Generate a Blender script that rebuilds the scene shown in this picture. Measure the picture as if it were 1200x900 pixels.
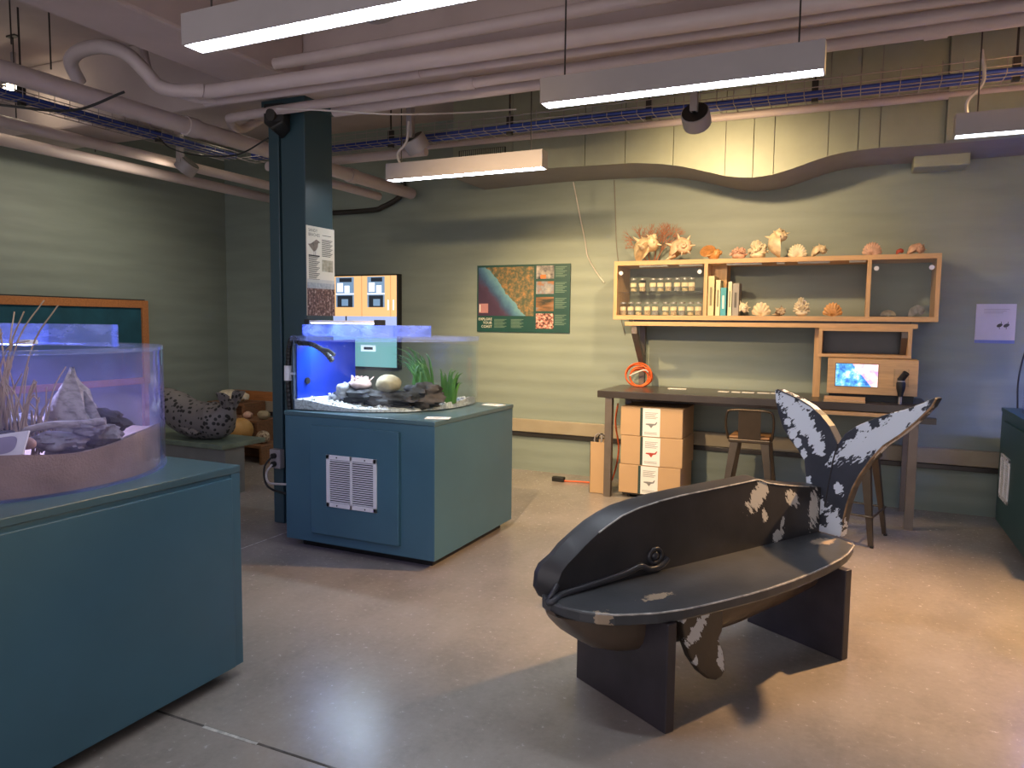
import bpy, bmesh, math, random
from mathutils import Vector, Matrix, noise as mnoise
for o in list(bpy.data.objects): bpy.data.objects.remove(o, do_unlink=True)
S = bpy.context.scene; C = S.collection
random.seed(7)
PI = math.pi
# ------------------------------------------------------------------ camera, world, exposure
YAW, PITCH, ROLL, F_PX = .4325, .0821, .011, 864.4
cd = bpy.data.cameras.new('camera'); cam = bpy.data.objects.new('camera', cd); C.objects.link(cam)
fw = Vector((-math.sin(YAW)*math.cos(PITCH), math.cos(YAW)*math.cos(PITCH), -math.sin(PITCH)))
rt = Vector((math.cos(YAW), math.sin(YAW), 0)); up = rt.cross(fw)
r2 = rt*math.cos(ROLL)+up*math.sin(ROLL); u2 = up*math.cos(ROLL)-rt*math.sin(ROLL)
cam.matrix_world = Matrix(((r2.x,u2.x,-fw.x,0),(r2.y,u2.y,-fw.y,0),(r2.z,u2.z,-fw.z,1.5),(0,0,0,1)))
cd.sensor_fit = 'HORIZONTAL'; cd.sensor_width = 36; cd.lens = 36*F_PX/1200; cd.clip_start = .05
S.camera = cam
W = bpy.data.worlds.new('world'); S.world = W; W.use_nodes = True
W.node_tree.nodes['Background'].inputs[0].default_value = (.95, .89, .93, 1)
W.node_tree.nodes['Background'].inputs[1].default_value = .86
S.view_settings.view_transform = 'Standard'; S.view_settings.look = 'None'
S.view_settings.gamma = 1; S.view_settings.use_curve_mapping = False
S.view_settings.exposure = 0.70
COOL = (.80, .90, 1.0); WARM = (1.0, .70, .38)
LAMP_W, SPOT_W = 32.0, .92

# ------------------------------------------------------------------ materials
def _nt(name):
    m = bpy.data.materials.new(name); m.use_nodes = True
    nt = m.node_tree; b = nt.nodes['Principled BSDF']
    return m, nt, b
def N(nt, kind, **kw):
    n = nt.nodes.new(kind)
    for k, v in kw.items(): setattr(n, k, v)
    return n
def coords(nt, scale=(1,1,1)):
    t = N(nt, 'ShaderNodeTexCoord'); mp = N(nt, 'ShaderNodeMapping')
    nt.links.new(t.outputs['Object'], mp.inputs[0]); mp.inputs['Scale'].default_value = scale
    return mp.outputs[0]
def noise(nt, vec, scale, detail=4, rough=.55):
    n = N(nt, 'ShaderNodeTexNoise'); nt.links.new(vec, n.inputs['Vector'])
    n.inputs['Scale'].default_value = scale; n.inputs['Detail'].default_value = detail
    n.inputs['Roughness'].default_value = rough
    return n.outputs['Fac']
def ramp(nt, fac, stops):
    r = N(nt, 'ShaderNodeValToRGB'); nt.links.new(fac, r.inputs[0]); e = r.color_ramp.elements
    while len(e) < len(stops): e.new(.5)
    for el, (p, c) in zip(e, stops): el.position = p; el.color = (*c[:3], 1)
    return r.outputs[0]
def bump(nt, b, fac, strength=.2, dist=.01):
    n = N(nt, 'ShaderNodeBump'); n.inputs['Strength'].default_value = strength; n.inputs['Distance'].default_value = dist
    nt.links.new(fac, n.inputs['Height']); nt.links.new(n.outputs[0], b.inputs['Normal'])
def sc(c, k): return tuple(min(1, x*k) for x in c)
def pm(name, col, rough=.5, metal=0, var=.12, scale=6, stretch=(1,1,1), bmp=0, bscale=None, coat=0, trans=0):
    m, nt, b = _nt(name); v = coords(nt, stretch)
    f = noise(nt, v, scale)
    nt.links.new(ramp(nt, f, [(.3, sc(col, 1-var)), (.7, sc(col, 1+var))]), b.inputs['Base Color'])
    b.inputs['Roughness'].default_value = rough; b.inputs['Metallic'].default_value = metal
    if coat: b.inputs['Coat Weight'].default_value = coat
    if bmp: bump(nt, b, noise(nt, v, bscale or scale*6), bmp)
    return m
def em(name, col, s):
    m, nt, b = _nt(name); b.inputs['Base Color'].default_value = (*sc(col,.8), 1)
    b.inputs['Emission Color'].default_value = (*col, 1); b.inputs['Emission Strength'].default_value = s
    return m
def wood(name, col, dark=.6, rough=.5, axis=0, scale=4):
    st = [14, 14, 14]; st[axis] = 1.2
    m, nt, b = _nt(name); v = coords(nt, tuple(st)); f = noise(nt, v, scale, 6, .6)
    nt.links.new(ramp(nt, f, [(.25, sc(col, dark)), (.55, col), (.8, sc(col, 1.18))]), b.inputs['Base Color'])
    b.inputs['Roughness'].default_value = rough; bump(nt, b, f, .08)
    return m
def acrylic(name, tint, haze, hz, gloss=.9):
    m, nt, b = _nt(name); nt.nodes.remove(b); out = nt.nodes['Material Output']
    tr = N(nt, 'ShaderNodeBsdfTransparent'); tr.inputs[0].default_value = (*tint, 1)
    gl = N(nt, 'ShaderNodeBsdfGlossy'); gl.inputs['Roughness'].default_value = .04
    df = N(nt, 'ShaderNodeBsdfTranslucent'); df.inputs[0].default_value = (*haze, 1)
    d2 = N(nt, 'ShaderNodeBsdfDiffuse'); d2.inputs[0].default_value = (*haze, 1)
    a = N(nt, 'ShaderNodeAddShader'); nt.links.new(df.outputs[0], a.inputs[0]); nt.links.new(d2.outputs[0], a.inputs[1])
    fr = N(nt, 'ShaderNodeLayerWeight'); fr.inputs['Blend'].default_value = .5
    pw = N(nt, 'ShaderNodeMath', operation='POWER'); nt.links.new(fr.outputs['Facing'], pw.inputs[0]); pw.inputs[1].default_value = 4.5
    mu = N(nt, 'ShaderNodeMath', operation='MULTIPLY_ADD'); nt.links.new(pw.outputs[0], mu.inputs[0]); mu.inputs[1].default_value = gloss*.8; mu.inputs[2].default_value = .012
    m1 = N(nt, 'ShaderNodeMixShader'); nt.links.new(mu.outputs[0], m1.inputs[0]); nt.links.new(tr.outputs[0], m1.inputs[1]); nt.links.new(gl.outputs[0], m1.inputs[2])
    nz = noise(nt, coords(nt, (1, 1, 3)), 6); mr = N(nt, 'ShaderNodeMath', operation='MULTIPLY'); nt.links.new(nz, mr.inputs[0]); mr.inputs[1].default_value = hz*2
    m2 = N(nt, 'ShaderNodeMixShader'); nt.links.new(mr.outputs[0], m2.inputs[0]); nt.links.new(m1.outputs[0], m2.inputs[1]); nt.links.new(a.outputs[0], m2.inputs[2])
    nt.links.new(m2.outputs[0], out.inputs[0])
    return m
def spots(name, base, spot, scale, thr, rough=.6):
    m, nt, b = _nt(name); v = N(nt, 'ShaderNodeTexVoronoi'); nt.links.new(coords(nt), v.inputs['Vector']); v.inputs['Scale'].default_value = scale
    nt.links.new(ramp(nt, v.outputs['Distance'], [(thr, spot), (thr+.06, base)]), b.inputs['Base Color'])
    b.inputs['Roughness'].default_value = rough
    return m
def chipped(name, base, patches, chip=(.62,.64,.70), rough=.42, thr=.34, ns=42, amp=1.2, k=1.2, nrot=(0,0,0), nsc=(1,1,1)):
    """dark paint with pale paint patches: each patch = (centre, radii, rotation)"""
    m, nt, b = _nt(name); t = N(nt, 'ShaderNodeTexCoord'); L = nt.links.new
    nm = N(nt, 'ShaderNodeMapping', vector_type='TEXTURE'); L(t.outputs['Object'], nm.inputs[0]); nm.inputs['Rotation'].default_value = nrot; nm.inputs['Scale'].default_value = nsc
    nz = noise(nt, nm.outputs[0], ns, 4, .65); acc = None
    for c, r, ro in patches:
        mp = N(nt, 'ShaderNodeMapping', vector_type='TEXTURE'); L(t.outputs['Object'], mp.inputs[0])
        mp.inputs['Location'].default_value = c; mp.inputs['Rotation'].default_value = ro; mp.inputs['Scale'].default_value = tuple(q*k for q in r)
        g = N(nt, 'ShaderNodeTexGradient', gradient_type='SPHERICAL'); L(mp.outputs[0], g.inputs[0])
        if acc is None: acc = g.outputs['Fac']
        else:
            mx = N(nt, 'ShaderNodeMath', operation='MAXIMUM'); L(acc, mx.inputs[0]); L(g.outputs['Fac'], mx.inputs[1]); acc = mx.outputs[0]
    base_c = ramp(nt, noise(nt, t.outputs['Object'], 7), [(.3, sc(base,.8)), (.7, sc(base,1.25))])
    if acc is None: L(base_c, b.inputs['Base Color'])
    else:
        a = N(nt, 'ShaderNodeMath', operation='SUBTRACT'); L(nz, a.inputs[0]); a.inputs[1].default_value = .5
        a2 = N(nt, 'ShaderNodeMath', operation='MULTIPLY'); L(a.outputs[0], a2.inputs[0]); a2.inputs[1].default_value = amp*2
        z = N(nt, 'ShaderNodeMath', operation='GREATER_THAN'); L(acc, z.inputs[0]); z.inputs[1].default_value = .02
        ad = N(nt, 'ShaderNodeMath', operation='ADD'); L(acc, ad.inputs[0]); L(a2.outputs[0], ad.inputs[1])
        g = N(nt, 'ShaderNodeMath', operation='GREATER_THAN'); L(ad.outputs[0], g.inputs[0]); g.inputs[1].default_value = thr
        f = N(nt, 'ShaderNodeMath', operation='MULTIPLY'); L(g.outputs[0], f.inputs[0]); L(z.outputs[0], f.inputs[1])
        mx = N(nt, 'ShaderNodeMix', data_type='RGBA'); L(f.outputs[0], mx.inputs['Factor']); L(base_c, mx.inputs['A']); mx.inputs['B'].default_value = (*chip, 1)
        L(mx.outputs['Result'], b.inputs['Base Color'])
    b.inputs['Roughness'].default_value = rough; bump(nt, b, nz, .05)
    return m
def rampnoise(name, stops, scale=8, stretch=(1,1,1), rough=.5, emit=0, detail=5):
    m, nt, b = _nt(name); f = noise(nt, coords(nt, stretch), scale, detail); c = ramp(nt, f, stops)
    nt.links.new(c, b.inputs['Base Color']); b.inputs['Roughness'].default_value = rough
    if emit: nt.links.new(c, b.inputs['Emission Color']); b.inputs['Emission Strength'].default_value = emit
    return m

MT = {}
def wall_mat(name, col):
    m, nt, b = _nt(name); v = coords(nt, (.35, .35, 2.2)); f = noise(nt, v, 3.2, 5)
    nt.links.new(ramp(nt, f, [(.3, sc(col,.90)), (.7, sc(col,1.08))]), b.inputs['Base Color'])
    b.inputs['Roughness'].default_value = .55
    wv = N(nt, 'ShaderNodeTexWave', wave_type='BANDS', bands_direction='Z'); nt.links.new(coords(nt, (.02,.02,1)), wv.inputs[0])
    wv.inputs['Scale'].default_value = 2.2; wv.inputs['Distortion'].default_value = 1.2; wv.inputs['Detail'].default_value = 2
    ad = N(nt, 'ShaderNodeMath', operation='ADD'); nt.links.new(f, ad.inputs[0]); nt.links.new(wv.outputs['Fac'], ad.inputs[1])
    bump(nt, b, ad.outputs[0], .25, .012)
    return m
MT['wall'] = wall_mat('painted_concrete_green', (.238,.282,.246))
MT['soffit'] = pm('soffit_paint', (.32,.345,.26), .5, var=.05)
def floor_mat():
    m, nt, b = _nt('polished_concrete'); v = coords(nt); f = noise(nt, coords(nt, (1.6,1,1)), 1.5, 9, .60); f2 = noise(nt, v, 34, 5, .7)
    f2c = N(nt, 'ShaderNodeMath', operation='SUBTRACT'); nt.links.new(f2, f2c.inputs[0]); f2c.inputs[1].default_value = .5
    mx = N(nt, 'ShaderNodeMath', operation='MULTIPLY_ADD'); nt.links.new(f2c.outputs[0], mx.inputs[0]); mx.inputs[1].default_value = .36; nt.links.new(f, mx.inputs[2])
    nt.links.new(ramp(nt, mx.outputs[0], [(.36, (.255,.222,.200)), (.47, (.292,.254,.230)), (.56, (.312,.272,.248)), (.72, (.345,.304,.278))]), b.inputs['Base Color'])
    nt.links.new(ramp(nt, f2, [(.3, (.19,)*3), (.8, (.31,)*3)]), b.inputs['Roughness'])
    b.inputs['Specular IOR Level'].default_value = .6; bump(nt, b, f2, .05)
    return m
MT['floor'] = floor_mat()
MT['ceil'] = pm('ceiling_paint', (.51,.42,.40), .75, var=.12, scale=1.5, bmp=.1, bscale=30)
MT['pipe'] = pm('pipe_paint', (.54,.455,.45), .5, var=.08, scale=3)
MT['teal'] = pm('cabinet_teal', (.052,.130,.180), .42, var=.08, scale=2)
MT['teal_top'] = pm('cabinet_top_teal', (.065,.125,.152), .3, var=.1, scale=5)
MT['colpaint'] = pm('column_teal', (.030,.066,.082), .35, var=.1, scale=1.5)
MT['black'] = pm('black_matte', (.012,.012,.013), .5)
MT['darkmetal'] = pm('dark_metal', (.06,.055,.052), .38, metal=.6)
MT['gunmetal'] = pm('stool_metal', (.11,.085,.06), .35, metal=.8)
MT['alu'] = pm('fixture_grey', (.34,.31,.31), .5, metal=.1, var=.04)
MT['white'] = pm('white_enamel', (.72,.72,.76), .4, var=.03)
MT['paper'] = pm('paper_white', (.80,.79,.76), .7, var=.03)
MT['tube'] = em('fluorescent_tube', COOL, LAMP_W)
MT['led'] = em('led_strip', (.62,.74,1.0), 9)
MT['blueled'] = em('blue_led_strip', (.25,.30,1.0), 20)
MT['ply'] = wood('plywood_edge', (.58,.355,.17), .8)
MT['plyz'] = wood('plywood_upright', (.58,.355,.17), .8, axis=2)
MT['orangewood'] = wood('orange_wood', (.45,.17,.05), .7)
MT['brownwood'] = wood('brown_wood', (.26,.12,.055), .55)
MT['card'] = pm('cardboard', (.50,.32,.17), .75, var=.05, scale=3)
MT['tabletop'] = pm('dark_laminate', (.045,.036,.032), .28, var=.12)
MT['post'] = pm('taupe_steel', (.16,.13,.11), .4, metal=.3)
MT['acr'] = acrylic('clear_acrylic', (.95,.97,1), (.55,.62,1), .002)
MT['acr_haze'] = acrylic('scuffed_acrylic', (.93,.93,1), (.55,.52,.95), .028)
MT['acr_edge'] = acrylic('acrylic_polished_edge', (.82,.87,1), (.60,.68,1), .07)
MT['acr_lid'] = acrylic('guard_acrylic_glow', (.72,.80,1), (.42,.52,1), .16)  # blue haze puts the LED glow on the guard into its colour
MT['glass'] = acrylic('thin_glass', (.96,.97,.96), (.6,.6,.6), .006)
MT['water'] = acrylic('tank_water', (.90,.96,.95), (.3,.5,.5), .0, .2)
MT['bluepanel'] = pm('blue_acrylic_panel', (.004,.035,.42), .25, var=.15, scale=2)
MT['gravel'] = rampnoise('white_gravel', [(.3,(.30,.28,.26)),(.5,(.66,.63,.60)),(.7,(.80,.78,.76))], 60)
MT['sand'] = pm('tan_sand', (.34,.25,.19), .9, var=.18, scale=9, bmp=.4, bscale=120)
MT['rock'] = pm('dark_rock', (.030,.028,.030), .8, var=.6, scale=14, bmp=.6, bscale=30)
MT['rockg'] = pm('grey_rock', (.24,.23,.24), .85, var=.5, scale=14, bmp=.6, bscale=30)
MT['rockt'] = pm('tan_round_stone', (.34,.27,.16), .7, var=.25, scale=12, bmp=.3, bscale=40)
MT['coralpink'] = pm('pale_pink_anemone', (.62,.45,.42), .8, var=.3, scale=20)
MT['weed'] = pm('green_seagrass', (.035,.115,.022), .45, var=.3, scale=10)
MT['straw'] = pm('dried_straw', (.42,.33,.24), .8, var=.25, scale=10)
MT['drift'] = wood('grey_driftwood', (.42,.38,.36), .35, .85)
MT['shellc'] = pm('cream_shell', (.66,.52,.33), .45, var=.28, scale=22)
MT['shellp'] = pm('pink_shell', (.60,.36,.26), .45, var=.28, scale=22)
MT['shellw'] = pm('white_shell', (.72,.62,.44), .5, var=.22, scale=22)
MT['shello'] = pm('orange_shell', (.55,.27,.09), .45, var=.35, scale=26)
MT['shelld'] = rampnoise('brown_speckled_shell', [(.4,(.12,.06,.03)),(.55,(.55,.42,.28)),(.7,(.65,.55,.40))], 40)
MT['orangecord'] = pm('orange_rubber', (.75,.13,.03), .5)
MT['bluecable'] = pm('blue_cable_jacket', (.015,.045,.28), .45)
MT['wire'] = pm('zinc_wire', (.33,.29,.28), .35, metal=.5)
MT['cord'] = pm('white_cord', (.62,.58,.55), .6)
MT['bcord'] = pm('black_cord', (.02,.02,.02), .6)
MT['warmlens'] = em('warm_lamp_lens', WARM, 12)

# ------------------------------------------------------------------ mesh helpers
def cr(pts, n=6):
    """Catmull-Rom through points"""
    P = [Vector(p) for p in pts]; P = [P[0]*2-P[1]] + P + [P[-1]*2-P[-2]]; out = []
    for i in range(1, len(P)-2):
        a, b, c, d = P[i-1:i+3]
        for k in range(n):
            t = k/n
            out.append(.5*((2*b)+(c-a)*t+(2*a-5*b+4*c-d)*t*t+(3*b-a-3*c+d)*t**3))
    out.append(P[-2]); return out
class MB:
    def __init__(s): s.v = []; s.f = []; s.m = []; s.mi = 0
    def add(s, vs, fs):
        o = len(s.v); s.v += [Vector(p) for p in vs]
        for q in fs: s.f.append([o+i for i in q]); s.m.append(s.mi)
        return s
    def mat(s, i): s.mi = i; return s
    def box(s, x0, x1, y0, y1, z0, z1):
        x0,x1 = min(x0,x1),max(x0,x1); y0,y1 = min(y0,y1),max(y0,y1); z0,z1 = min(z0,z1),max(z0,z1)
        return s.add([(x0,y0,z0),(x1,y0,z0),(x1,y1,z0),(x0,y1,z0),(x0,y0,z1),(x1,y0,z1),(x1,y1,z1),(x0,y1,z1)],
                     [(3,2,1,0),(4,5,6,7),(0,1,5,4),(1,2,6,5),(2,3,7,6),(3,0,4,7)])
    def quad(s, a, b, c, d): return s.add([a,b,c,d], [(0,1,2,3)])
    def loft(s, rings, caps=True, closed=False):
        n = len(rings[0]); vs = [p for r in rings for p in r]; fs = []
        R = len(rings)
        for i in range(R if closed else R-1):
            j = (i+1) % R
            for k in range(n):
                l = (k+1) % n; fs.append((i*n+k, i*n+l, j*n+l, j*n+k))
        if caps and not closed: fs += [tuple(range(n-1,-1,-1)), tuple((R-1)*n+k for k in range(n))]
        return s.add(vs, fs)
    def tube(s, path, r, n=8, closed=False):
        P = [Vector(p) for p in path]; rings = []; up0 = None
        for i, p in enumerate(P):
            if closed: t = P[(i+1) % len(P)]-P[i-1]
            else: t = P[min(i+1,len(P)-1)]-P[max(i-1,0)]
            t = t.normalized() if t.length > 1e-9 else Vector((0,0,1))
            if up0 is None:
                up0 = Vector((0,0,1)) if abs(t.z) < .9 else Vector((1,0,0))
            a = t.cross(up0)
            if a.length < 1e-4: a = t.cross(Vector((.3,.9,.2)))
            a.normalize(); b = a.cross(t).normalized(); up0 = b
            rr = r[i] if isinstance(r, (list,tuple)) else r
            rings.append([p+(a*math.cos(2*PI*k/n)+b*math.sin(2*PI*k/n))*rr for k in range(n)])
        return s.loft(rings, True, closed)
    def cyl(s, p, q, r, r1=None, n=14): return s.tube([p, q], [r, r if r1 is None else r1], n)
    def prism(s, poly, a, b, axis='y'):
        """polygon extruded along axis; poly pairs are the two other axes in xyz order"""
        def P(u, w, k): return {'x':(k,u,w),'y':(u,k,w),'z':(u,w,k)}[axis]
        n = len(poly)
        return s.loft([[P(u,w,a) for u,w in poly],[P(u,w,b) for u,w in poly]])
    def lathe(s, prof, c, n=16):
        c = Vector(c)
        return s.loft([[c+Vector((r*math.cos(2*PI*k/n), r*math.sin(2*PI*k/n), z)) for k in range(n)] for r, z in prof])
    def blob(s, c, r, nu=14, nv=9, amp=0, seed=0, rot=None):
        rd = random.Random(seed); ph = [rd.uniform(0,6.28) for _ in range(8)]; c = Vector(c); rings = []
        for j in range(nv+1):
            th = PI*j/nv; ring = []
            for k in range(nu):
                f = 2*PI*k/nu
                dv = Vector((math.sin(th)*math.cos(f), math.sin(th)*math.sin(f), math.cos(th))); so_ = Vector((ph[0],ph[1],ph[2]))*5
                d = 1 if not amp else 1+amp*(1.6*mnoise.noise(dv*1.7+so_)+1.0*mnoise.noise(dv*4+so_)+.6*mnoise.noise(dv*9+so_))
                sn = max(math.sin(th), .02)
                p = Vector((sn*math.cos(f)*r[0]*d, sn*math.sin(f)*r[1]*d, math.cos(th)*r[2]*(1+.5*(d-1))))
                if rot is not None: p = rot @ p
                ring.append(c+p)
            rings.append(ring)
        return s.loft(rings)
    def xf(s, M, i0=0):
        for i in range(i0, len(s.v)): s.v[i] = M @ s.v[i]
        return s
    def build(s, name, mats, parent=None, smooth=None, bevel=0, world=True):
        me = bpy.data.meshes.new(name)
        off = Vector((0,0,0))
        if parent is not None and world:
            q = parent
            while q is not None: off += q.location; q = q.parent
        me.from_pydata([tuple(p-off) for p in s.v], [], s.f)
        for m in (mats if isinstance(mats, (list,tuple)) else [mats]): me.materials.append(MT[m] if isinstance(m, str) else m)
        me.polygons.foreach_set('material_index', s.m)
        bm = bmesh.new(); bm.from_mesh(me); bmesh.ops.recalc_face_normals(bm, faces=bm.faces); bm.to_mesh(me); bm.free()
        if smooth is not None:
            me.polygons.foreach_set('use_smooth', [True]*len(me.polygons)); me.set_sharp_from_angle(angle=math.radians(smooth))
        me.update(); o = bpy.data.objects.new(name, me); C.objects.link(o)
        if parent is not None: o.parent = parent
        if bevel:
            b = o.modifiers.new('bevel', 'BEVEL'); b.width = bevel; b.segments = 2; b.limit_method = 'ANGLE'; b.angle_limit = math.radians(50)
        return o
def tag(o, label=None, cat=None, group=None, kind=None):
    if label: o['label'] = label
    if cat: o['category'] = cat
    if group: o['group'] = group
    if kind: o['kind'] = kind
    return o
def thing(name, label, cat, loc=(0,0,0), group=None, rot=0):
    o = bpy.data.objects.new(name, None); C.objects.link(o); o.location = loc; o.rotation_euler = (0,0,rot); o.empty_display_size = .1
    return tag(o, label, cat, group)
def struct(o): o['kind'] = 'structure'; return o
def clone(root, loc, label=None, rot=None):
    r = root.copy(); C.objects.link(r); r.location = loc
    if rot is not None: r.rotation_euler = (0,0,rot)
    if label: r['label'] = label
    for ch in root.children:
        c = ch.copy(); C.objects.link(c); c.parent = r
        for g in ch.children:
            d = g.copy(); C.objects.link(d); d.parent = c
    return r
_tc = {}
def text_into(mb, s, origin, ux, uz, size, align='LEFT'):
    """flat built-in-font lettering as faces: ux / uz are the reading and up directions"""
    key = (s, align)
    if key not in _tc:
        cu = bpy.data.curves.new('t', 'FONT'); cu.body = s; cu.align_x = align; cu.resolution_u = 2
        ob = bpy.data.objects.new('t', cu); C.objects.link(ob); dg = bpy.context.evaluated_depsgraph_get()
        me = bpy.data.meshes.new_from_object(ob.evaluated_get(dg))
        _tc[key] = ([v.co.copy() for v in me.vertices], [tuple(p.vertices) for p in me.polygons])
        bpy.data.objects.remove(ob); bpy.data.meshes.remove(me)
    vs, fs = _tc[key]; o = Vector(origin); ux = Vector(ux); uz = Vector(uz)
    mb.add([o+ux*v.x*size+uz*v.y*size for v in vs], fs)

# ================================================================== STRUCTURE
XL, YB, ZC = -7.07, 6.86, 3.6
fl = struct(MB().box(XL-.2, 3.2, -2.5, YB+.2, -.12, 0).build('floor', 'floor'))
MT['joint'] = pm('joint_filler', (.07,.06,.055), .8, var=.5, scale=20)
MT['jointw'] = pm('joint_pale', (.45,.42,.40), .8, var=.5, scale=20)
MB().box(XL, 3, 1.900, 1.910, -.002, .0012).build('control_joint', 'joint', fl)
MB().box(-2.12, -1.86, 1.894, 1.908, -.002, .0016).build('joint_patch', 'jointw', fl)
MB().box(-3.605, -3.598, 1.91, YB, -.002, .0012).build('control_joint', 'jointw', fl)
struct(MB().box(XL-.2, 3.2, YB, YB+.2, 0, ZC).build('wall_back', 'wall'))
struct(MB().box(XL-.2, XL, -2.5, YB, 0, ZC).build('wall_left', 'wall'))
struct(MB().box(3.0, 3.2, -2.5, YB, 0, ZC).build('wall_right_unseen', 'wall'))  # unseen wall, added to keep ambient light off the right side
ce = struct(MB().box(XL-.2, 3.2, -2.5, YB+.2, ZC, ZC+.2).build('ceiling', 'ceil'))
struct(MB().box(XL, 3, 4.08, 4.60, 3.05, ZC).build('trim_3', 'ceil', bevel=.02))
struct(MB().box(-3.93, -3.46, -2.5, 4.08, 3.10, ZC).build('trim_4', 'ceil', bevel=.02))
struct(MB().box(XL, 3, .9, 1.4, 3.15, ZC).build('trim_5', 'ceil', bevel=.02))
# back wall rail; the dark strip below it is its painted shade line
MT['rail'] = pm('rail_tan', (.33,.28,.20), .5, var=.08)
struct(MB().box(XL, 3, YB-.045, YB, .40, .53).build('trim_1', 'rail', bevel=.008))
struct(MB().box(XL, 3, YB-.03, YB, .355, .395).build('rail_shade_strip', 'darkmetal', bevel=.004))  # dark strip standing in for the shadow the rail casts
# column with groove
co = struct(MB().box(-3.87, -3.775, 4.17, 4.47, 0, 3.05).box(-3.775, -3.755, 4.20, 4.47, 0, 3.05).box(-3.755, -3.54, 4.17, 4.47, 0, 3.05).build('column', 'colpaint', bevel=.006))
MB().box(-3.90, -3.51, 4.14, 4.50, 3.0, 3.05).build('cap_plate', 'colpaint', co)
# soffit: box over the wall with wavy lower edge, faced with sheet panels
def zs(x):
    pts = [(-3.55,2.86),(-2.6,2.88),(-1.75,2.862),(-1.52,2.835),(-1.34,2.80),(-1.15,2.745),(-1.0,2.70),(-.88,2.678),(-.76,2.67),(-.62,2.685),(-.48,2.72),(-.34,2.765),(-.21,2.80),(-.07,2.818),(.12,2.825),(.5,2.82),(3.1,2.82)]
    for (a,b),(c,d) in zip(pts, pts[1:]):
        if a <= x <= c: return b+(d-b)*(x-a)/(c-a)
    return 2.86
def fr(a, b, st=.06):
    n = max(1, int(round((b-a)/st))); return [a+(b-a)*i/n for i in range(n+1)]
MT['soffit_under'] = pm('soffit_underside', (.27,.25,.24), .6, var=.05)
xs = fr(-3.5, 3)
so = struct(MB().prism([(x, zs(x)) for x in xs]+[(3, ZC),(-3.5, ZC)], 6.22, YB).build('soffit', 'soffit_under'))
seams = [-3.5,-2.88,-2.19,-1.83,-1.42,-1.0,-.785,-.63,-.242,-.035,.108,.528]
for a, b in zip(seams, seams[1:]):
    q = fr(a+.003, b-.003)
    MB().prism([(x, zs(x)) for x in q]+[(b-.003, ZC),(a+.003, ZC)], 6.2, 6.22).build('panel', 'soffit', so)
q = fr(.53, 3); MB().prism([(x, zs(x)) for x in q]+[(3, ZC),(.53, ZC)], 6.12, 6.22).build('panel', 'soffit', so)
g = MB().box(-3.43, -2.95, 6.185, 6.2, 3.04, 3.10).mat(1)
for i in range(22): g.box(-3.415+i*.0213, -3.403+i*.0213, 6.178, 6.19, 3.045, 3.095)
g.build('air_grille', ['black','soffit'], so)
MB().box(.36, .74, 6.60, 6.84, 2.735, 2.83).build('duct_stub', 'soffit', so, bevel=.01)

# ================================================================== CEILING SERVICES
def pipe(path, r, label, name='ceiling_pipe', mat='pipe', n=14, smooth_path=False, couplings=()):
    p = cr(path, 8) if smooth_path else path
    o = MB().tube(p, r, n).build(name, mat, smooth=50)
    tag(o, label, 'pipe')
    for c, d in couplings:
        c = Vector(c); d = Vector(d).normalized()
        MB().cyl(c-d*.05, c+d*.05, r*1.18, n=n).build('coupling', mat, o, smooth=50)
    return o
X1 = (1,0,0); Y1 = (0,1,0)
pipe([(-3.4,3.74,3.12),(3,3.74,3.12)], .036, 'slim painted ceiling pipe hugging the slab in front of the beam')
pipe([(3,3.80,2.95),(-3.17,3.60,2.95),(-3.85,3.53,2.95),(-4.06,3.44,2.97),(-4.11,3.36,3.05),(-4.2,3.30,3.15),(-4.38,3.27,3.21),(-4.6,3.27,3.21),(-4.74,3.31,3.17),(-4.79,3.4,3.08)], .044, 'fat painted ceiling pipe ending in a hooked loop', smooth_path=True)
pipe([(3,3.955,2.94),(-3.3,3.75,2.94),(-3.9,3.70,2.94),(-4.15,3.62,3.0),(-4.3,3.55,3.12),(-4.35,3.5,3.6)], .024, 'thin painted ceiling pipe between two fatter pipes beside the beam', smooth_path=True, couplings=[((-2.4,3.78,2.94),X1)])
pipe([(3,4.07,2.95),(-2.0,4.07,2.95),(-3.9,4.07,2.95),(-4.2,4.15,2.95),(-4.3,4.35,2.95),(-4.3,4.6,3.1)], .032, 'painted ceiling pipe running in front of the column head', smooth_path=True, couplings=[((-2.2,4.07,2.95),X1)])
pipe([(-3.35,4.26,2.96),(3,4.26,2.96)], .042, 'broad painted ceiling pipe fixed below the beam right of the column', couplings=[((.3,4.26,2.96),X1)])
pipe([(-4.33,-1,2.86),(-4.33,6.78,2.86)], .058, 'fattest ceiling pipe running towards the back wall past the column', couplings=[((-4.33,5.75,2.86),Y1),((-4.33,3.9,2.86),Y1)])
pipe([(-4.55,4.9,2.80),(-4.55,6.5,2.80)], .04, 'painted ceiling pipe running below and beside the fattest pipe')
pipe([(-5.80,-1,2.95),(-5.80,6.8,2.95)], .045, 'painted ceiling pipe between the blue cable tray and the left wall')
pipe([(-6.30,-1,2.93),(-6.30,6.8,2.93)], .05, 'painted ceiling pipe nearest the left wall')
pipe([(-6.02,-1,3.02),(-6.02,6.8,3.02)], .03, 'slender conduit between two pipes along the left wall', name='ceiling_conduit')
pipe([(-3.75,6.14,3.16),(3,6.14,3.12)], .028, 'slender conduit running across the face of the wavy soffit', name='ceiling_conduit')
pipe([(-3.2,4.85,3.2),(3,4.85,3.2)], .035, 'painted ceiling pipe behind the beam above the wire tray')
pipe([(-5.7,6.82,2.72),(-4.9,6.82,2.72),(-4.72,6.82,2.75),(-4.5,6.82,2.85),(-4.45,6.82,3.0)], .028, 'grey conduit bending up the back wall beside the column', name='wall_conduit', mat='darkmetal', smooth_path=True)
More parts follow.
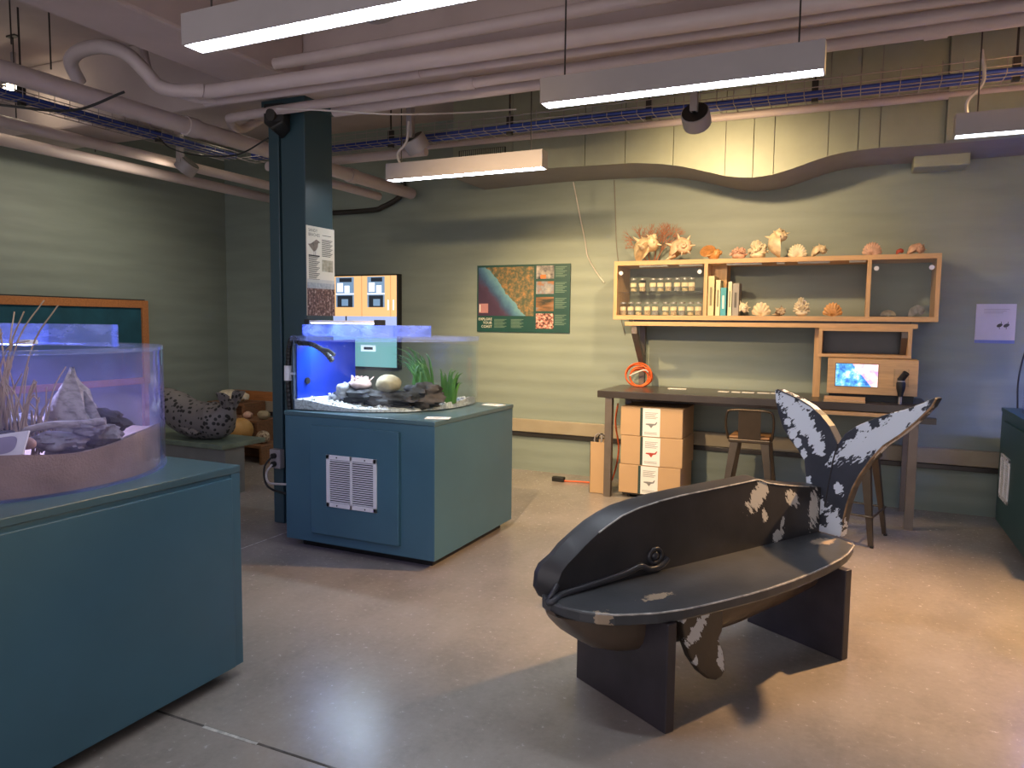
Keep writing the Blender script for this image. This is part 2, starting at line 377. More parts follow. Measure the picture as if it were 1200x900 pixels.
pipe([(-3.44,5.62,2.98),(-4.9,5.62,2.98)], .04, 'short painted cross pipe behind the column', name='ceiling_pipe')
# vertical hangers for pipes
for i, (x, y, z) in enumerate([(-4.33,2.9,2.95),(-4.33,5.1,2.95),(-5.8,3.6,3.0),(-6.3,4.6,3.0),(-4.85,3.0,3.2)]):
    o = MB().cyl((x,y,z),(x,y,ZC), .005, n=6).box(x-.05,x+.05,y-.02,y+.02,ZC-.012,ZC).build('pipe_hanger', 'darkmetal')
    tag(o, 'thin dark steel rod hanging a pipe from the ceiling', 'hanger', 'pipe hanger rods')
# wire cable trays
def tray(name, label, p, q, w=.22, h=.09, step=.11):
    p = Vector(p); q = Vector(q); d = (q-p).normalized(); s = Vector((-d.y,d.x,0)); L = (q-p).length
    t = thing(name, label, 'cable tray', p)
    m = MB()
    for a, z in ((-w/2,h),(-w/2,h*.5),(-w/2,0),(-w/6,0),(w/6,0),(w/2,0),(w/2,h*.5),(w/2,h)): m.tube([p+s*a+Vector((0,0,z)), q+s*a+Vector((0,0,z))], .0032, 4)
    m.build('long_wires', 'wire', t)
    m = MB(); n = int(L/step)
    for i in range(n+1):
        c = p+d*(i*step)
        m.tube([c+s*(-w/2)+Vector((0,0,h+.02)), c+s*(-w/2), c+s*(w/2), c+s*(w/2)+Vector((0,0,h+.02))], .003, 4)
    tag(m.build('cross_wires', 'wire', t), kind='stuff')
    m = MB(); k = int(L/1.1)
    for i in range(k):
        c = p+d*(.5+i*1.1)
        MB().box(c.x-.02,c.x+.02,c.y-.02,c.y+.02,c.z-.02,c.z+.12).cyl(c, (c.x,c.y,ZC), .007, n=6).build('hanger', 'darkmetal', t)
    return t
tray('wire_cable_tray', 'zinc wire basket tray running parallel to the back wall', (-5.2,5.32,2.98), (3,5.32,2.98))
tray('wire_cable_tray', 'zinc wire basket tray running above the left pipes', (-5.25,-.5,2.97), (-5.25,5.2,2.97))
def bundle(name, label, path, s):
    t = thing(name, label, 'cable', path[0]); rd = random.Random(3)
    for i in range(6):
        a = (i % 3-1)*.035; z = .014+(i//3)*.022
        pts = []
        for j, p in enumerate(path):
            p = Vector(p)+Vector(s)*(a+rd.uniform(-.012,.012))+Vector((0,0,z+rd.uniform(-.004,.006))); pts.append(p)
        MB().tube(cr(pts, 3), .013, 6).build('cable', 'bluecable', t, smooth=60)
bundle('blue_cable_bundle', 'bundle of blue data cables in the tray parallel to the back wall', [(-5.1+i*.7,5.32,2.98) for i in range(12)], (0,1,0))
bundle('blue_cable_bundle', 'bundle of blue data cables in the tray above the left pipes', [(-5.25,-.4+i*.7,2.97) for i in range(9)], (1,0,0))

# hanging linear lights
def linear_light(loc, label, L=1.22, tube='tube'):
    t = thing('linear_light', label, 'ceiling light', loc, 'suspended linear fluorescent lights'); x, y, z = loc
    b = MB().box(x-L/2,x+L/2,y-.050,y-.043,z,z+.115).box(x-L/2,x+L/2,y+.043,y+.050,z,z+.115).box(x-L/2,x+L/2,y-.043,y+.043,z+.10,z+.115)
    b.build('housing', 'alu', t)
    for sx in (-1,1): MB().box(x+sx*L/2,x+sx*(L/2+.006),y-.050,y+.050,z,z+.115).build('end_cap', 'alu', t)
    MB().box(x-L/2+.004,x+L/2-.004,y-.0425,y+.0425,z+.008,z+.02).build('diffuser', tube, t)
    for sx in (-.42,.42):
        MB().cyl((x+sx*L,y,z+.11),(x+sx*L,y,ZC if abs(y-.9) > 0 else ZC), .004, n=6).build('suspension_rod', 'darkmetal', t)
    return t
linear_light((-1.73,2.13,2.53), 'grey suspended linear light over the floor between the left cabinet and the bench')
l2 = linear_light((-.77,3.33,2.53), 'grey suspended linear light directly above the whale bench')
l3 = linear_light((-2.53,4.63,2.53), 'warm lit suspended linear light with flex, beside the column')
l4 = linear_light((1.06,4.72,2.53), 'grey suspended linear light in front of the soffit pilaster', tube=em('fluorescent_tube_dim', COOL, 9))
MB().tube(cr([(-3.05,4.63,2.64),(-3.07,4.62,2.72),(-3.0,4.63,2.8),(-3.0,4.66,2.95)],5), .009, 6).build('flex', 'cord', l3, smooth=60)
MB().tube(cr([(.50,4.72,2.64),(.50,4.73,2.72),(.57,4.75,2.82),(.56,4.8,3.0)],5), .009, 6).build('flex', 'cord', l4, smooth=60)
# distant bare strips further left
for i, (a, b, lb) in enumerate([((-6.28,3.82,3.33),(-5.85,3.82,3.33),'short bare glowing tube under the slab above the left tray'),((-5.49,5.26,3.33),(-4.95,5.26,3.33),'short bare glowing tube under the slab behind the column')]):
    t = thing('strip_light', lb, 'ceiling light', a)
    MB().cyl(a, b, .02, n=10).build('tube', em('warm_tube', (1,.86,.62), 9), t, smooth=60)
    m = MB(); m.box(a[0],b[0],a[1]-.03,a[1]+.03,a[2]+.03,a[2]+.07); m.box(a[0]+.1,a[0]+.14,a[1]-.01,a[1]+.01,a[2]+.07,ZC); m.build('batten', 'alu', t)

# spotlight heads
def spot_head(loc, aim, label, watts, size=70, blend=.6, col=WARM):
    t = thing('spotlight', label, 'spotlight', loc); p = Vector(loc); d = (Vector(aim)-p).normalized()
    Q = d.to_track_quat('Z', 'Y').to_matrix().to_4x4(); Q.translation = p
    b = MB().lathe([(.086,-.05),(.094,-.044),(.094,.055),(.088,.055),(.084,.02)], (0,0,0), 20); b.xf(Q); b.build('shade', 'alu', t, smooth=40)
    b = MB().lathe([(.0,-.053),(.086,-.053),(.086,-.046),(.0,-.046)], (0,0,0), 20); b.xf(Q); b.build('heat_sink', 'black', t)
    b = MB().lathe([(.0,.018),(.083,.018),(.083,.022),(.0,.022)], (0,0,0), 20); b.xf(Q); b.build('lens', 'warmlens', t)
    MB().box(p.x-.025,p.x+.025,p.y-.10,p.y-.05,p.z+.02,ZC).build('stem', 'alu', t, bevel=.005)
    MB().box(p.x-.012,p.x+.012,p.y-.09,p.y+.02,p.z+.02,p.z+.045).build('yoke', 'black', t)
    ld = bpy.data.lights.new('spot', 'SPOT'); ld.energy = watts*SPOT_W; ld.color = col; ld.spot_size = math.radians(size); ld.spot_blend = blend; ld.shadow_soft_size = .04
    lo = bpy.data.objects.new('spot_lamp', ld); C.objects.link(lo); lo.parent = t
    lo.location = d*.06; lo.rotation_euler = d.to_track_quat('-Z', 'Y').to_euler()
    return t
spot_head((-1.02,5.09,2.88), (-1.0,6.7,1.9), 'round grey spotlight head aimed at the shell shelf', 105, 125, 1)
spot_head((-3.145,4.985,2.88), (-2.3,6.8,.35), 'round grey spotlight head beside the warm lit linear light', 210, 92, 1, (1,.68,.30))
spot_head((-5.53,4.93,2.88), (-7.0,4.5,1.2), 'round grey spotlight head hanging near the left tray', 34, 150, 1, (1,.88,.70))
spot_head((1.25,5.05,2.88), (-.1,3.3,.2), 'round grey spotlight head over the right cabinet aimed at the bench', 560, 100, .9, (1,.60,.26))
spot_head((-1.7,2.42,2.74), (-2.5,6.2,1.0), 'round grey spotlight head in front of the beam aimed at the wall map', 430, 66, 1)

# speaker on the column head, wires
t = thing('loudspeaker', 'small black angular loudspeaker at the head of the column', 'loudspeaker', (-3.74,4.1,2.78))
MB().loft([[(-3.80,4.165,2.99),(-3.66,4.165,2.99),(-3.66,4.165,2.83),(-3.73,4.165,2.78),(-3.80,4.165,2.83)],[(-3.79,4.04,3.0),(-3.64,4.07,3.0),(-3.64,4.07,2.87),(-3.72,4.03,2.82),(-3.79,4.04,2.87)]]).build('case', 'black', t, bevel=.01)
MB().cyl((-3.72,4.05,2.92),(-3.72,4.03,2.915), .04, n=16).build('cone', 'darkmetal', t)
o = MB().tube(cr([(-3.66,4.03,2.95),(-3.3,4.05,2.905),(-2.9,4.3,2.90),(-2.6,4.7,2.98),(-2.3,5.0,3.05)],8), .006, 6).build('hanging_wire', 'cord', smooth=60); tag(o, 'pale wire strung from the column head to the ceiling', 'wire')
o = MB().tube(cr([(-3.86,4.16,2.80),(-4.2,4.2,2.72),(-4.6,4.2,2.75),(-5.0,4.3,2.86),(-5.2,4.35,2.98)],8), .006, 6).build('hanging_wire', 'bcord', smooth=60); tag(o, 'dark wire looping from the column to the left tray', 'wire')
o = MB().tube(cr([(-4.1,3.2,2.88),(-4.35,3.05,2.76),(-4.7,2.9,2.78),(-5.0,2.75,2.84),(-5.3,2.6,3.0)],8), .008, 6).build('hanging_wire', 'bcord', smooth=60); tag(o, 'dark wire sagging below the fattest ceiling pipe', 'wire')
o = MB().tube(cr([(-2.53,6.845,2.87),(-2.46,6.85,2.55),(-2.40,6.85,2.3),(-2.37,6.85,2.15),(-2.28,6.85,2.0),(-2.20,6.85,1.9)],8), .006, 6).build('drop_line', 'cord', smooth=60); tag(o, 'white cord hanging down the back wall beside the shelf', 'cord')
o = MB().tube(cr([(-2.12,6.85,2.86),(-2.10,6.85,2.5),(-2.08,6.85,2.2),(-2.04,6.85,1.95),(-2.03,6.85,1.6),(-1.98,6.85,1.4)],8), .003, 6).build('drop_line', 'post', smooth=60); tag(o, 'thin grey strand drawn as a shadow line down the wall at the shelf end', 'cord')  # grey strand shaped and coloured as a faint shadow line on the wall

# ================================================================== WHALE BENCH
TH = math.radians(58.5); A = Vector((math.cos(TH), math.sin(TH), 0)); Nn = Vector((math.sin(TH), -math.cos(TH), 0))
bl = A*2.5+Nn*(-2.1)
bench = thing('whale_bench', 'black painted whale shaped bench with raised tail fluke and chipped white patches', 'bench', bl, rot=TH)
BK = (.030,.028,.032)
def R3(x=0, y=0, z=0): return (math.radians(x), math.radians(y), math.radians(z))
BRN = (.30,.19,.10)
seat = [(-.882,.049),(-.867,-.01),(-.84,-.072),(-.80,-.126),(-.755,-.168),(-.70,-.198),(-.61,-.238),(-.51,-.263),(-.40,-.276),(-.30,-.284),(-.18,-.292),(-.06,-.295),(.10,-.288),(.247,-.274),(.40,-.252),(.537,-.227),(.64,-.198),(.724,-.165),(.785,-.138),(.815,-.11),(.83,-.06),(.85,.05),(.85,.16),(-.84,.16),(-.875,.11)]
MT['bk_seat'] = chipped('bench_seat_paint', (.052,.053,.058), [((-.50,-.12,.46),(.10,.035,.05),R3()),((-.79,-.14,.44),(.05,.05,.05),R3()),((.72,-.02,.46),(.10,.06,.05),R3()),((.81,-.115,.45),(.04,.04,.05),R3())], (.36,.27,.19), .36, .40, amp=.8, k=1.1)
MB().prism(seat, .416, .46, 'z').build('seat', 'bk_seat', bench, bevel=.008, world=False)
MT['bk_leg'] = chipped('bench_leg_paint', (.034,.028,.035), [], rough=.45)
for u in (-.58,.53): MB().box(u, u+.045, -.262, .26, 0, .416).build('leg', 'bk_leg', bench, bevel=.004, world=False)
outer = [(-.848,.44),(-.874,.484),(-.868,.54),(-.850,.570),(-.795,.60),(-.755,.635),(-.69,.674),(-.627,.708),(-.56,.733),(-.493,.752),(-.40,.765),(-.276,.776),(-.149,.781),(.0,.785),(.124,.787),(.25,.789),(.34,.792),(.37,.789),(.43,.767),(.53,.747),(.624,.730),(.75,.712),(.86,.695),(.87,.44)]
inner = [(-.82,.44),(-.826,.47),(-.812,.522),(-.798,.550),(-.77,.576),(-.73,.603),(-.68,.637),(-.617,.676),(-.555,.703),(-.493,.728),(-.398,.748),(-.276,.762),(-.149,.770),(.0,.774),(.124,.777),(.25,.780),(.34,.783),(.365,.781),(.426,.758),(.53,.738),(.624,.722),(.75,.704),(.86,.688),(.87,.44)]
MT['bk_back'] = chipped('bench_back_paint', BK, [((.36,.09,.71),(.14,.1,.07),R3(0,-40)),((.41,.09,.60),(.03,.1,.05),R3(0,-20)),((.62,.09,.66),(.09,.1,.05),R3(0,35)),((.52,.09,.49),(.07,.1,.045),R3(0,-20)),((.55,.09,.55),(.02,.1,.05),R3(0,20)),((.80,.09,.58),(.06,.1,.14),R3())], (.60,.58,.56), .42, k=.95, amp=1.0, nrot=R3(0,-40,0), nsc=(.6,1,2))
def rg(o, v): return [(u, v, z) for u, z in o]
MB().loft([rg(inner,.09), rg(outer,.150), rg(outer,.175)]).build('backrest', 'bk_back', bench, smooth=32, world=False)
MT['bk_edge'] = pm('pale_edge_paint', (.42,.38,.35), .5, var=.5, scale=30)  # pale mottled line along the backrest and seat edges
MB().tube([(u,.0905,z) for u,z in inner[7:22]], .0035, 6).build('edge_line', 'bk_edge', bench, world=False)
ed = [(u*1.0, v-.001, .4585) for u, v in seat[3:20]]
MB().tube(ed, .0035, 6).build('edge_line', 'bk_edge', bench, world=False)
MT['bk_plain'] = chipped('bench_plain_paint', (.034,.034,.042), [], rough=.35)
MB().tube(cr([(-.83,.075,.51),(-.855,.07,.485),(-.868,.075,.462),(-.872,.075,.445),(-.845,.06,.448)],5), .011, 8).build('lip_curl', 'bk_plain', bench, smooth=60, world=False)
# lips: moulding along the mouth, curling under the eye
mouth = cr([(-.885,.06,.455),(-.87,.045,.462),(-.82,.07,.468),(-.70,.08,.472),(-.58,.083,.478),(-.46,.084,.490),(-.40,.084,.503),(-.375,.084,.497),(-.345,.084,.482),(-.30,.084,.479),(-.26,.084,.490),(-.235,.084,.510)], 5)
MB().tube(mouth, .014, 8).build('mouth_line', 'bk_plain', bench, smooth=60, world=False)
e = Vector((-.307,.09,.532))
ey = MB().blob(e, (.022,.018,.020), 12, 8).build('eye', 'bk_plain', bench, smooth=60, world=False)
MB().tube([e+Vector((math.cos(a)*.036, -.004, math.sin(a)*.030)) for a in [2*PI*k/20 for k in range(20)]], .0085, 8, closed=True).build('eyelid', 'bk_plain', ey, smooth=60, world=False)
# belly / jaw
prof = [(-.885,.43,.02),(-.865,.40,.05),(-.835,.36,.08),(-.79,.315,.105),(-.744,.282,.12),(-.657,.252,.135),(-.52,.228,.145),(-.25,.212,.15),(0,.216,.15),(.27,.240,.145),(.53,.268,.13),(.68,.31,.10)]
rings = []
for u, zb, w in prof:
    cs = [(math.cos(PI*k/12), math.sin(PI*k/12)) for k in range(13)]
    rings.append([(u, .04-math.copysign(abs(a)**.6, a)*w*1.35, .417-abs(b_)**.6*(.417-zb)) for a, b_ in cs])
MT['bk_belly'] = chipped('bench_belly_paint', (.075,.050,.034), [((-.72,-.02,.33),(.06,.05,.07),R3(0,-30)),((-.63,-.05,.39),(.04,.05,.04),R3()),((.45,-.02,.36),(.02,.05,.03),R3())], (.62,.60,.60), .42, k=.95)
MB().loft(rings).build('belly', 'bk_belly', bench, smooth=60, world=False)
MT['bk_fin'] = chipped('bench_fin_paint', (.058,.042,.030), [((-.36,-.2,.32),(.10,.08,.05),R3(0,-40)),((-.30,-.2,.385),(.06,.08,.035),R3(0,-35)),((-.215,-.2,.18),(.03,.08,.09),R3(0,-12)),((-.36,-.2,.20),(.02,.08,.035),R3()),((-.43,-.2,.385),(.02,.08,.03),R3())], (.62,.61,.62), .4, k=.9, amp=1.0, nrot=R3(0,-40,0), nsc=(.6,1,2))
fin = [(-.441,.416),(-.21,.416),(-.205,.34),(-.208,.285),(-.225,.262),(-.222,.24),(-.20,.20),(-.188,.155),(-.185,.115),(-.20,.095),(-.235,.088),(-.28,.105),(-.335,.15),(-.39,.22),(-.421,.285),(-.438,.35)]
MB().prism(fin, -.20, -.165).build('flipper', 'bk_fin', bench, bevel=.008, world=False)
# fluke
fk = [(.3885,1.16),(.37,1.165),(.2465,1.1275),(.17,1.095),(.109,1.0535),(.06,1.005),(.0285,.9545),(.0095,.9245),(-.024,.979),(-.08,1.022),(-.1505,1.0615),(-.23,1.098),(-.31,1.1275),(-.39,1.165),(-.440,1.195),(-.449,1.19),(-.43,1.15),(-.3695,1.08),(-.30,1.01),(-.2205,.945),(-.165,.875),(-.11,.785),(-.08,.72),(-.055,.635),(-.037,.54),(-.027,.4605),(.137,.4605),(.155,.57),(.1725,.6775),(.185,.75),(.194,.809),(.235,.86),(.2855,.907),(.33,.965),(.361,1.034),(.38,1.10)]
MT['bk_fluke'] = chipped('fluke_paint', (.032,.034,.047), [
    ((.86,.235,1.035),(.2,.19,.062),R3(43)),((.86,.13,.92),(.2,.09,.045),R3(60)),((.86,.20,1.10),(.2,.06,.02),R3(20)),((.86,.27,.94),(.2,.03,.035),R3()),((.86,.24,.90),(.2,.025,.03),R3()),((.86,.30,1.0),(.2,.03,.03),R3()),
    ((.86,-.19,.975),(.2,.26,.062),R3(-33)),((.86,-.30,1.075),(.2,.12,.045),R3(-35)),((.86,-.12,1.03),(.2,.04,.03),R3()),((.86,-.07,.90),(.2,.09,.04),R3(-20)),((.86,-.29,1.02),(.2,.05,.03),R3(-40)),((.86,-.25,.96),(.2,.03,.02),R3(-40)),((.86,-.38,1.15),(.2,.05,.02),R3(-45)),
    ((.86,-.005,.70),(.2,.025,.035),R3(-20)),((.86,.17,.70),(.2,.03,.04),R3()),((.86,.145,.66),(.2,.03,.03),R3()),((.86,.01,.52),(.2,.05,.08),R3()),((.86,.11,.60),(.2,.05,.06),R3(30)),((.86,.05,.47),(.2,.09,.025),R3()),((.86,.375,1.12),(.2,.02,.03),R3()),((.86,.20,.84),(.2,.02,.03),R3())], (.60,.62,.70), .40, .30, ns=36, k=1.3, amp=1.0, nrot=R3(-40,0,0), nsc=(1,1.8,.7))
MB().prism(fk, .85, .905, 'x').build('tail_fluke', 'bk_fluke', bench, bevel=.006, world=False)
MB().tube([(.849,.0095,.925),(.849,.03,.84),(.849,.05,.72),(.849,.065,.60)], .004, 6).build('fluke_crease', 'bk_plain', bench, world=False)
MT['bk_worn'] = pm('worn_brown_edge', (.22,.13,.07), .6, var=.7, scale=18)
MB().tube([(.848,v,z) for v, z in fk[15:25]], .005, 6).build('edge_line', 'bk_worn', bench, world=False)
MB().tube([(.848,v,z) for v, z in fk[1:7]], .0035, 6).build('edge_line', 'bk_plain', bench, world=False)

# ================================================================== DISPLAY CABINETS
def vent_grille(name, w, h, parent, M, slats=20):
    """louvred register: local plane x = width, z = height, y = -depth; M places it"""
    f = MB()
    for a in ((-w/2,w/2,-h/2,-h/2+.028),(-w/2,w/2,h/2-.028,h/2),(-w/2,-w/2+.025,-h/2,h/2),(w/2-.025,w/2,-h/2,h/2),(-.008,.008,-h/2,h/2)): f.box(a[0],a[1],-.010,0,a[2],a[3])
    f.xf(M); o = f.build(name, 'white', parent, bevel=.002)
    b = MB().box(-w/2+.01,w/2-.01,-.002,.0,-h/2+.01,h/2-.01); b.xf(M); b.build('grille_back', 'black', o)
    sp = (h-.056)/slats
    for sx in (-1,1):
        for i in range(slats):
            z = -h/2+.028+sp*(i+.5)
            s = MB().add([(sx*.008 if sx>0 else -w/2+.025,-.009,z-sp*.10),(w/2-.025 if sx>0 else -.008,-.009,z-sp*.10),(w/2-.025 if sx>0 else -.008,-.002,z+sp*.22),(sx*.008 if sx>0 else -w/2+.025,-.002,z+sp*.22)], [(0,1,2,3)])
            s.add([p+Vector((0,0,-sp*.12)) for p in s.v[:4]], [(3,2,1,0)]); s.xf(M); s.build('slat', 'white', o)
    sc_ = MB()
    for sx in (-.28,.28):
        for sz in (-1,1): sc_.cyl((sx*w,-.0105,sz*(h/2-.013)),(sx*w,-.013,sz*(h/2-.013)), .005, n=8)
    sc_.xf(M); sc_.build('screws', 'darkmetal', o)
    return o
# middle cabinet
mc = thing('display_cabinet', 'teal square display cabinet with white vent grille beside the column', 'cabinet', (-2.80,4.3,0), 'teal display cabinets')
MB().box(-3.31,-2.30,3.84,4.80,0,.062).build('toe_kick', 'black', mc)
MB().box(-3.376,-2.234,3.752,4.857,.06,.885).build('body', 'teal', mc, bevel=.004)
MB().box(-3.38,-2.230,3.747,4.861,.885,.912).build('top', 'teal_top', mc, bevel=.004)
dr = MB().box(-3.15,-2.475,3.728,3.752,.128,.835).build('door', 'teal', mc, bevel=.004)
vent_grille('vent_grille', .385, .335, dr, Matrix.Translation((-2.823,3.728,.487)), 20)
# left cabinet
lc = thing('display_cabinet', 'large teal display cabinet under the marsh grass tank', 'cabinet', (-3.4,1.2,0), 'teal display cabinets')
MB().box(-4.4,-2.37,-.2,2.19,0,.055).build('toe_kick', 'black', lc)
MB().box(-4.5,-2.296,-.3,2.268,.05,.872).build('body', 'teal', lc, bevel=.004)
MB().box(-4.505,-2.288,-.305,2.274,.872,.902).build('top', 'teal_top', lc, bevel=.004)
MB().box(-2.296,-2.291,2.225,2.272,.055,.872).build('edge_strip', 'teal', lc)
MB().box(-2.296,-2.284,-.25,2.225,.055,.855).build('side_panel', 'teal', lc, bevel=.003)
# right cabinet
MT['dgreen'] = pm('cabinet_dark_green', (.028,.075,.075), .42, var=.1, scale=2)
rc = thing('display_cabinet', 'dark green display cabinet with cream vent grille at the back wall', 'cabinet', (1.6,5.9,0), 'teal display cabinets')
MB().box(1.10,2.1,5.25,6.45,0,.06).build('toe_kick', 'black', rc)
MB().box(1.035,2.2,5.15,6.54,.06,.885).build('body', 'dgreen', rc, bevel=.004)
MB().box(1.03,2.205,5.145,6.545,.885,.912).build('top', 'dgreen', rc, bevel=.004)
dr = MB().box(1.018,1.035,5.35,6.35,.13,.83).build('door', 'dgreen', rc, bevel=.004)
vent_grille('vent_grille', .32, .32, dr, Matrix.Translation((1.018,6.16,.44)) @ Matrix.Rotation(math.radians(-90),4,'Z'), 16)

# ------------------------------------------------------------------ tanks
def ringwall(mb, out, inn, z0, z1):
    n = len(out)
    mb.loft([[(x,y,z0) for x,y in out],[(x,y,z1) for x,y in out],[(x,y,z1) for x,y in inn],[(x,y,z0) for x,y in inn]], False, True)
def inset(poly, k, c):
    return [(c[0]+(x-c[0])*(1-k/math.hypot(x-c[0],y-c[1])), c[1]+(y-c[1])*(1-k/math.hypot(x-c[0],y-c[1]))) for x,y in poly]
# left round tank
LCX, LCY, LR, Z0, Z1 = -2.995, 1.72, .60, .903, 1.378
circ = lambda r, n=72, cx=LCX, cy=LCY: [(cx+r*math.cos(2*PI*k/n), cy+r*math.sin(2*PI*k/n)) for k in range(n)]
lt = thing('aquarium_tank', 'round clear acrylic tank with dried marsh grass on the large teal cabinet', 'tank', (LCX,LCY,Z0))
m = MB(); ringwall(m, circ(LR), circ(LR-.016), Z0, Z1); m.build('wall', 'acr_haze', lt, smooth=40)
m = MB(); ringwall(m, circ(LR+.002), circ(LR-.10), Z1, Z1+.014); m.build('rim', 'acr_edge', lt, smooth=40)
m = MB(); ringwall(m, circ(LR+.004), circ(LR-.016), Z0, Z0+.008); m.build('base_seam', 'acr_edge', lt, smooth=40)
# raised guard box on top
gx0, gx1, gy0, gy1, gz0, gz1 = -3.35, -2.60, 1.955, 2.19, Z1+.014, Z1+.10
for a in ((gx0,gx1,gy0,gy0+.008),(gx1-.012,gx1,gy0-.006,gy0+.014),(gx0,gx0+.35,gy0-.2,gy0-.192),(gx0+.342,gx0+.35,gy0-.192,gy0)):
    MB().box(a[0],a[1],a[2],a[3],gz0,gz1).build('guard_panel', 'acr_lid', lt)
# sand
def sandz(x, y): return 1.02+.055*math.sin(x*5.2+1.1)+.03*math.sin(y*7+x*3)+.05*(y-LCY)
m = MB(); rings = [[(x,y,Z0+.006) for x,y in circ(LR-.02,48)]]
for r in (LR-.02,LR-.12,LR-.25,LR-.38,LR-.5,.02): rings.append([(x,y,sandz(x,y)) for x,y in circ(r,48)])
m.loft(rings); o = m.build('sand_bed', 'sand', smooth=60); tag(o, 'bed of wet tan sand inside the round acrylic tank', 'sand', kind='stuff')
# contents
m = MB()
cone = [((-2.72,1.86,1.0),.13),((-2.72,1.86,1.09),.12),((-2.715,1.85,1.16),.085),((-2.71,1.85,1.22),.05),((-2.705,1.845,1.275),.02),((-2.70,1.845,1.30),.008)]
rd = random.Random(11); rings = []
for (c, r) in cone: rings.append([(c[0]+r*1.15*math.cos(2*PI*k/20)*(1+rd.uniform(-.28,.28)), c[1]+r*.8*math.sin(2*PI*k/20)*(1+rd.uniform(-.28,.28)), c[2]+rd.uniform(-.022,.022)) for k in range(20)])
o = MB().loft(rings).build('driftwood_stump', 'drift', smooth=70); tag(o, 'pale pointed driftwood stump standing in the sand of the round tank', 'driftwood')
for i, (c, r, lb, mt) in enumerate([((-2.66,1.93,1.10),(.13,.06,.05),'dark rough rock beside the driftwood stump','rock'),((-2.57,1.85,1.065),(.085,.07,.045),'flat grey rock at the curved wall of the round tank','rockg'),((-2.60,1.72,1.055),(.10,.07,.035),'low wide grey rock half buried before the stump','rockg'),((-2.53,1.79,1.10),(.06,.05,.03),'small grey rock resting on the flat rocks in the round tank','rockg'),((-2.95,1.75,1.08),(.17,.10,.05),'broad brown rock among the grass roots','rock'),((-2.78,1.60,1.06),(.10,.06,.04),'brown rock behind the specimen card','rock')]):
    o = MB().blob(c, r, 26, 18, .24, 40+i).build('rock', mt, smooth=60); tag(o, lb, 'rock')
o = MB().tube(cr([(-2.72,1.66,1.09),(-2.62,1.70,1.115),(-2.52,1.75,1.12),(-2.46,1.80,1.13)],5), [.014]*16, 7).build('driftwood_stick', 'drift', smooth=60); tag(o, 'thin bleached stick lying across the rocks', 'stick')
o = MB().blob((-2.60,1.60,1.065), (.045,.025,.022), 12, 8, .05, 3).build('clam_shell', 'shellp', smooth=60); tag(o, 'pinkish clam shell beside the white specimen card', 'shell')
# specimen card leaning
ca = thing('specimen_card', 'white laminated card with grey oval picture leaning inside the round tank', 'card', (-2.70,1.46,1.0))
p = [Vector(q) for q in ((-2.80,1.44,.985),(-2.505,1.53,1.045),(-2.53,1.57,1.118),(-2.82,1.48,1.07))]
nrm = (p[1]-p[0]).cross(p[3]-p[0]).normalized()*.003
m = MB(); m.loft([[q-nrm for q in p],[q+nrm for q in p]]); m.build('sheet', 'paper', ca)
def on(u, v, k=1.3): return p[0]*(1-u)*(1-v)+p[1]*u*(1-v)+p[2]*u*v+p[3]*(1-u)*v+nrm*k
MT['violet'] = pm('grey_violet_print', (.30,.27,.36), .6)
if nrm.y > 0: nrm.negate()
m = MB(); m.add([on(.72+.17*math.copysign(abs(math.cos(a))**.6,math.cos(a)), .5+.36*math.copysign(abs(math.sin(a))**.7,math.sin(a))) for a in [2*PI*k/24 for k in range(24)]], [tuple(range(24))])
m.add([on(.2+.18*math.cos(a), .45+.36*math.sin(a)) for a in [2*PI*k/24 for k in range(24)]], [tuple(range(24))]); m.build('picture', 'violet', ca)
# dried grass tufts
for i, (cx, cy, lb, n) in enumerate([(-2.86,1.62,'tall dried marsh grass tuft rising above the round tank',70),(-2.76,1.70,'shorter dried grass tuft beside the driftwood stump',26)]):
    t = thing('dried_grass', lb, 'dried grass', (cx,cy,1.0)); rd = random.Random(20+i)
    for k in range(n):
        a = rd.uniform(0,2*PI); L = rd.uniform(.30,.66) if i == 0 else rd.uniform(.2,.34); sp = rd.uniform(.05,.42)
        b0 = Vector((cx+rd.uniform(-.07,.07), cy+rd.uniform(-.06,.06), 1.0)); dx, dy = math.cos(a)*sp*L, math.sin(a)*sp*L*.6
        droop = rd.choice((0,0,0,.12))
        pts = [b0, b0+Vector((dx*.25,dy*.25,L*.35)), b0+Vector((dx*.6,dy*.6,L*.72-droop*.2)), b0+Vector((dx*1.1,dy*1.1,L*.95-droop))]
        MB().tube(cr(pts,4), [.0042-.00015*j for j in range(13)], 5).build('stem', 'straw', t, smooth=60)
# led bar over left tank
t = thing('tank_light', 'slim blue-white led bar lying across the round tank', 'tank light', (-3.1,1.85,gz0))
MB().box(-3.50,-2.95,1.83,1.88,gz0+.004,gz0+.022).build('bar', 'white', t, bevel=.003)
MB().box(-3.48,-2.97,1.835,1.875,gz0,gz0+.004).build('diode_strip', 'blueled', t)
ld = bpy.data.lights.new('tank_led', 'AREA'); ld.shape = 'RECTANGLE'; ld.size = .5; ld.size_y = .04; ld.energy = 9; ld.color = (.52,.52,1)
lo = bpy.data.objects.new('tank_led', ld); C.objects.link(lo); lo.parent = t; lo.location = (-.1,.005,-.006)
o = MB().blob((-2.93,1.60,1.17), (.05,.05,.15), 10, 8, .08, 5).build('blue_glass_cone', pm('blue_violet_plastic',(.10,.09,.5),.3)); tag(o, 'blue violet cone among the grass stems in the round tank', 'ornament')

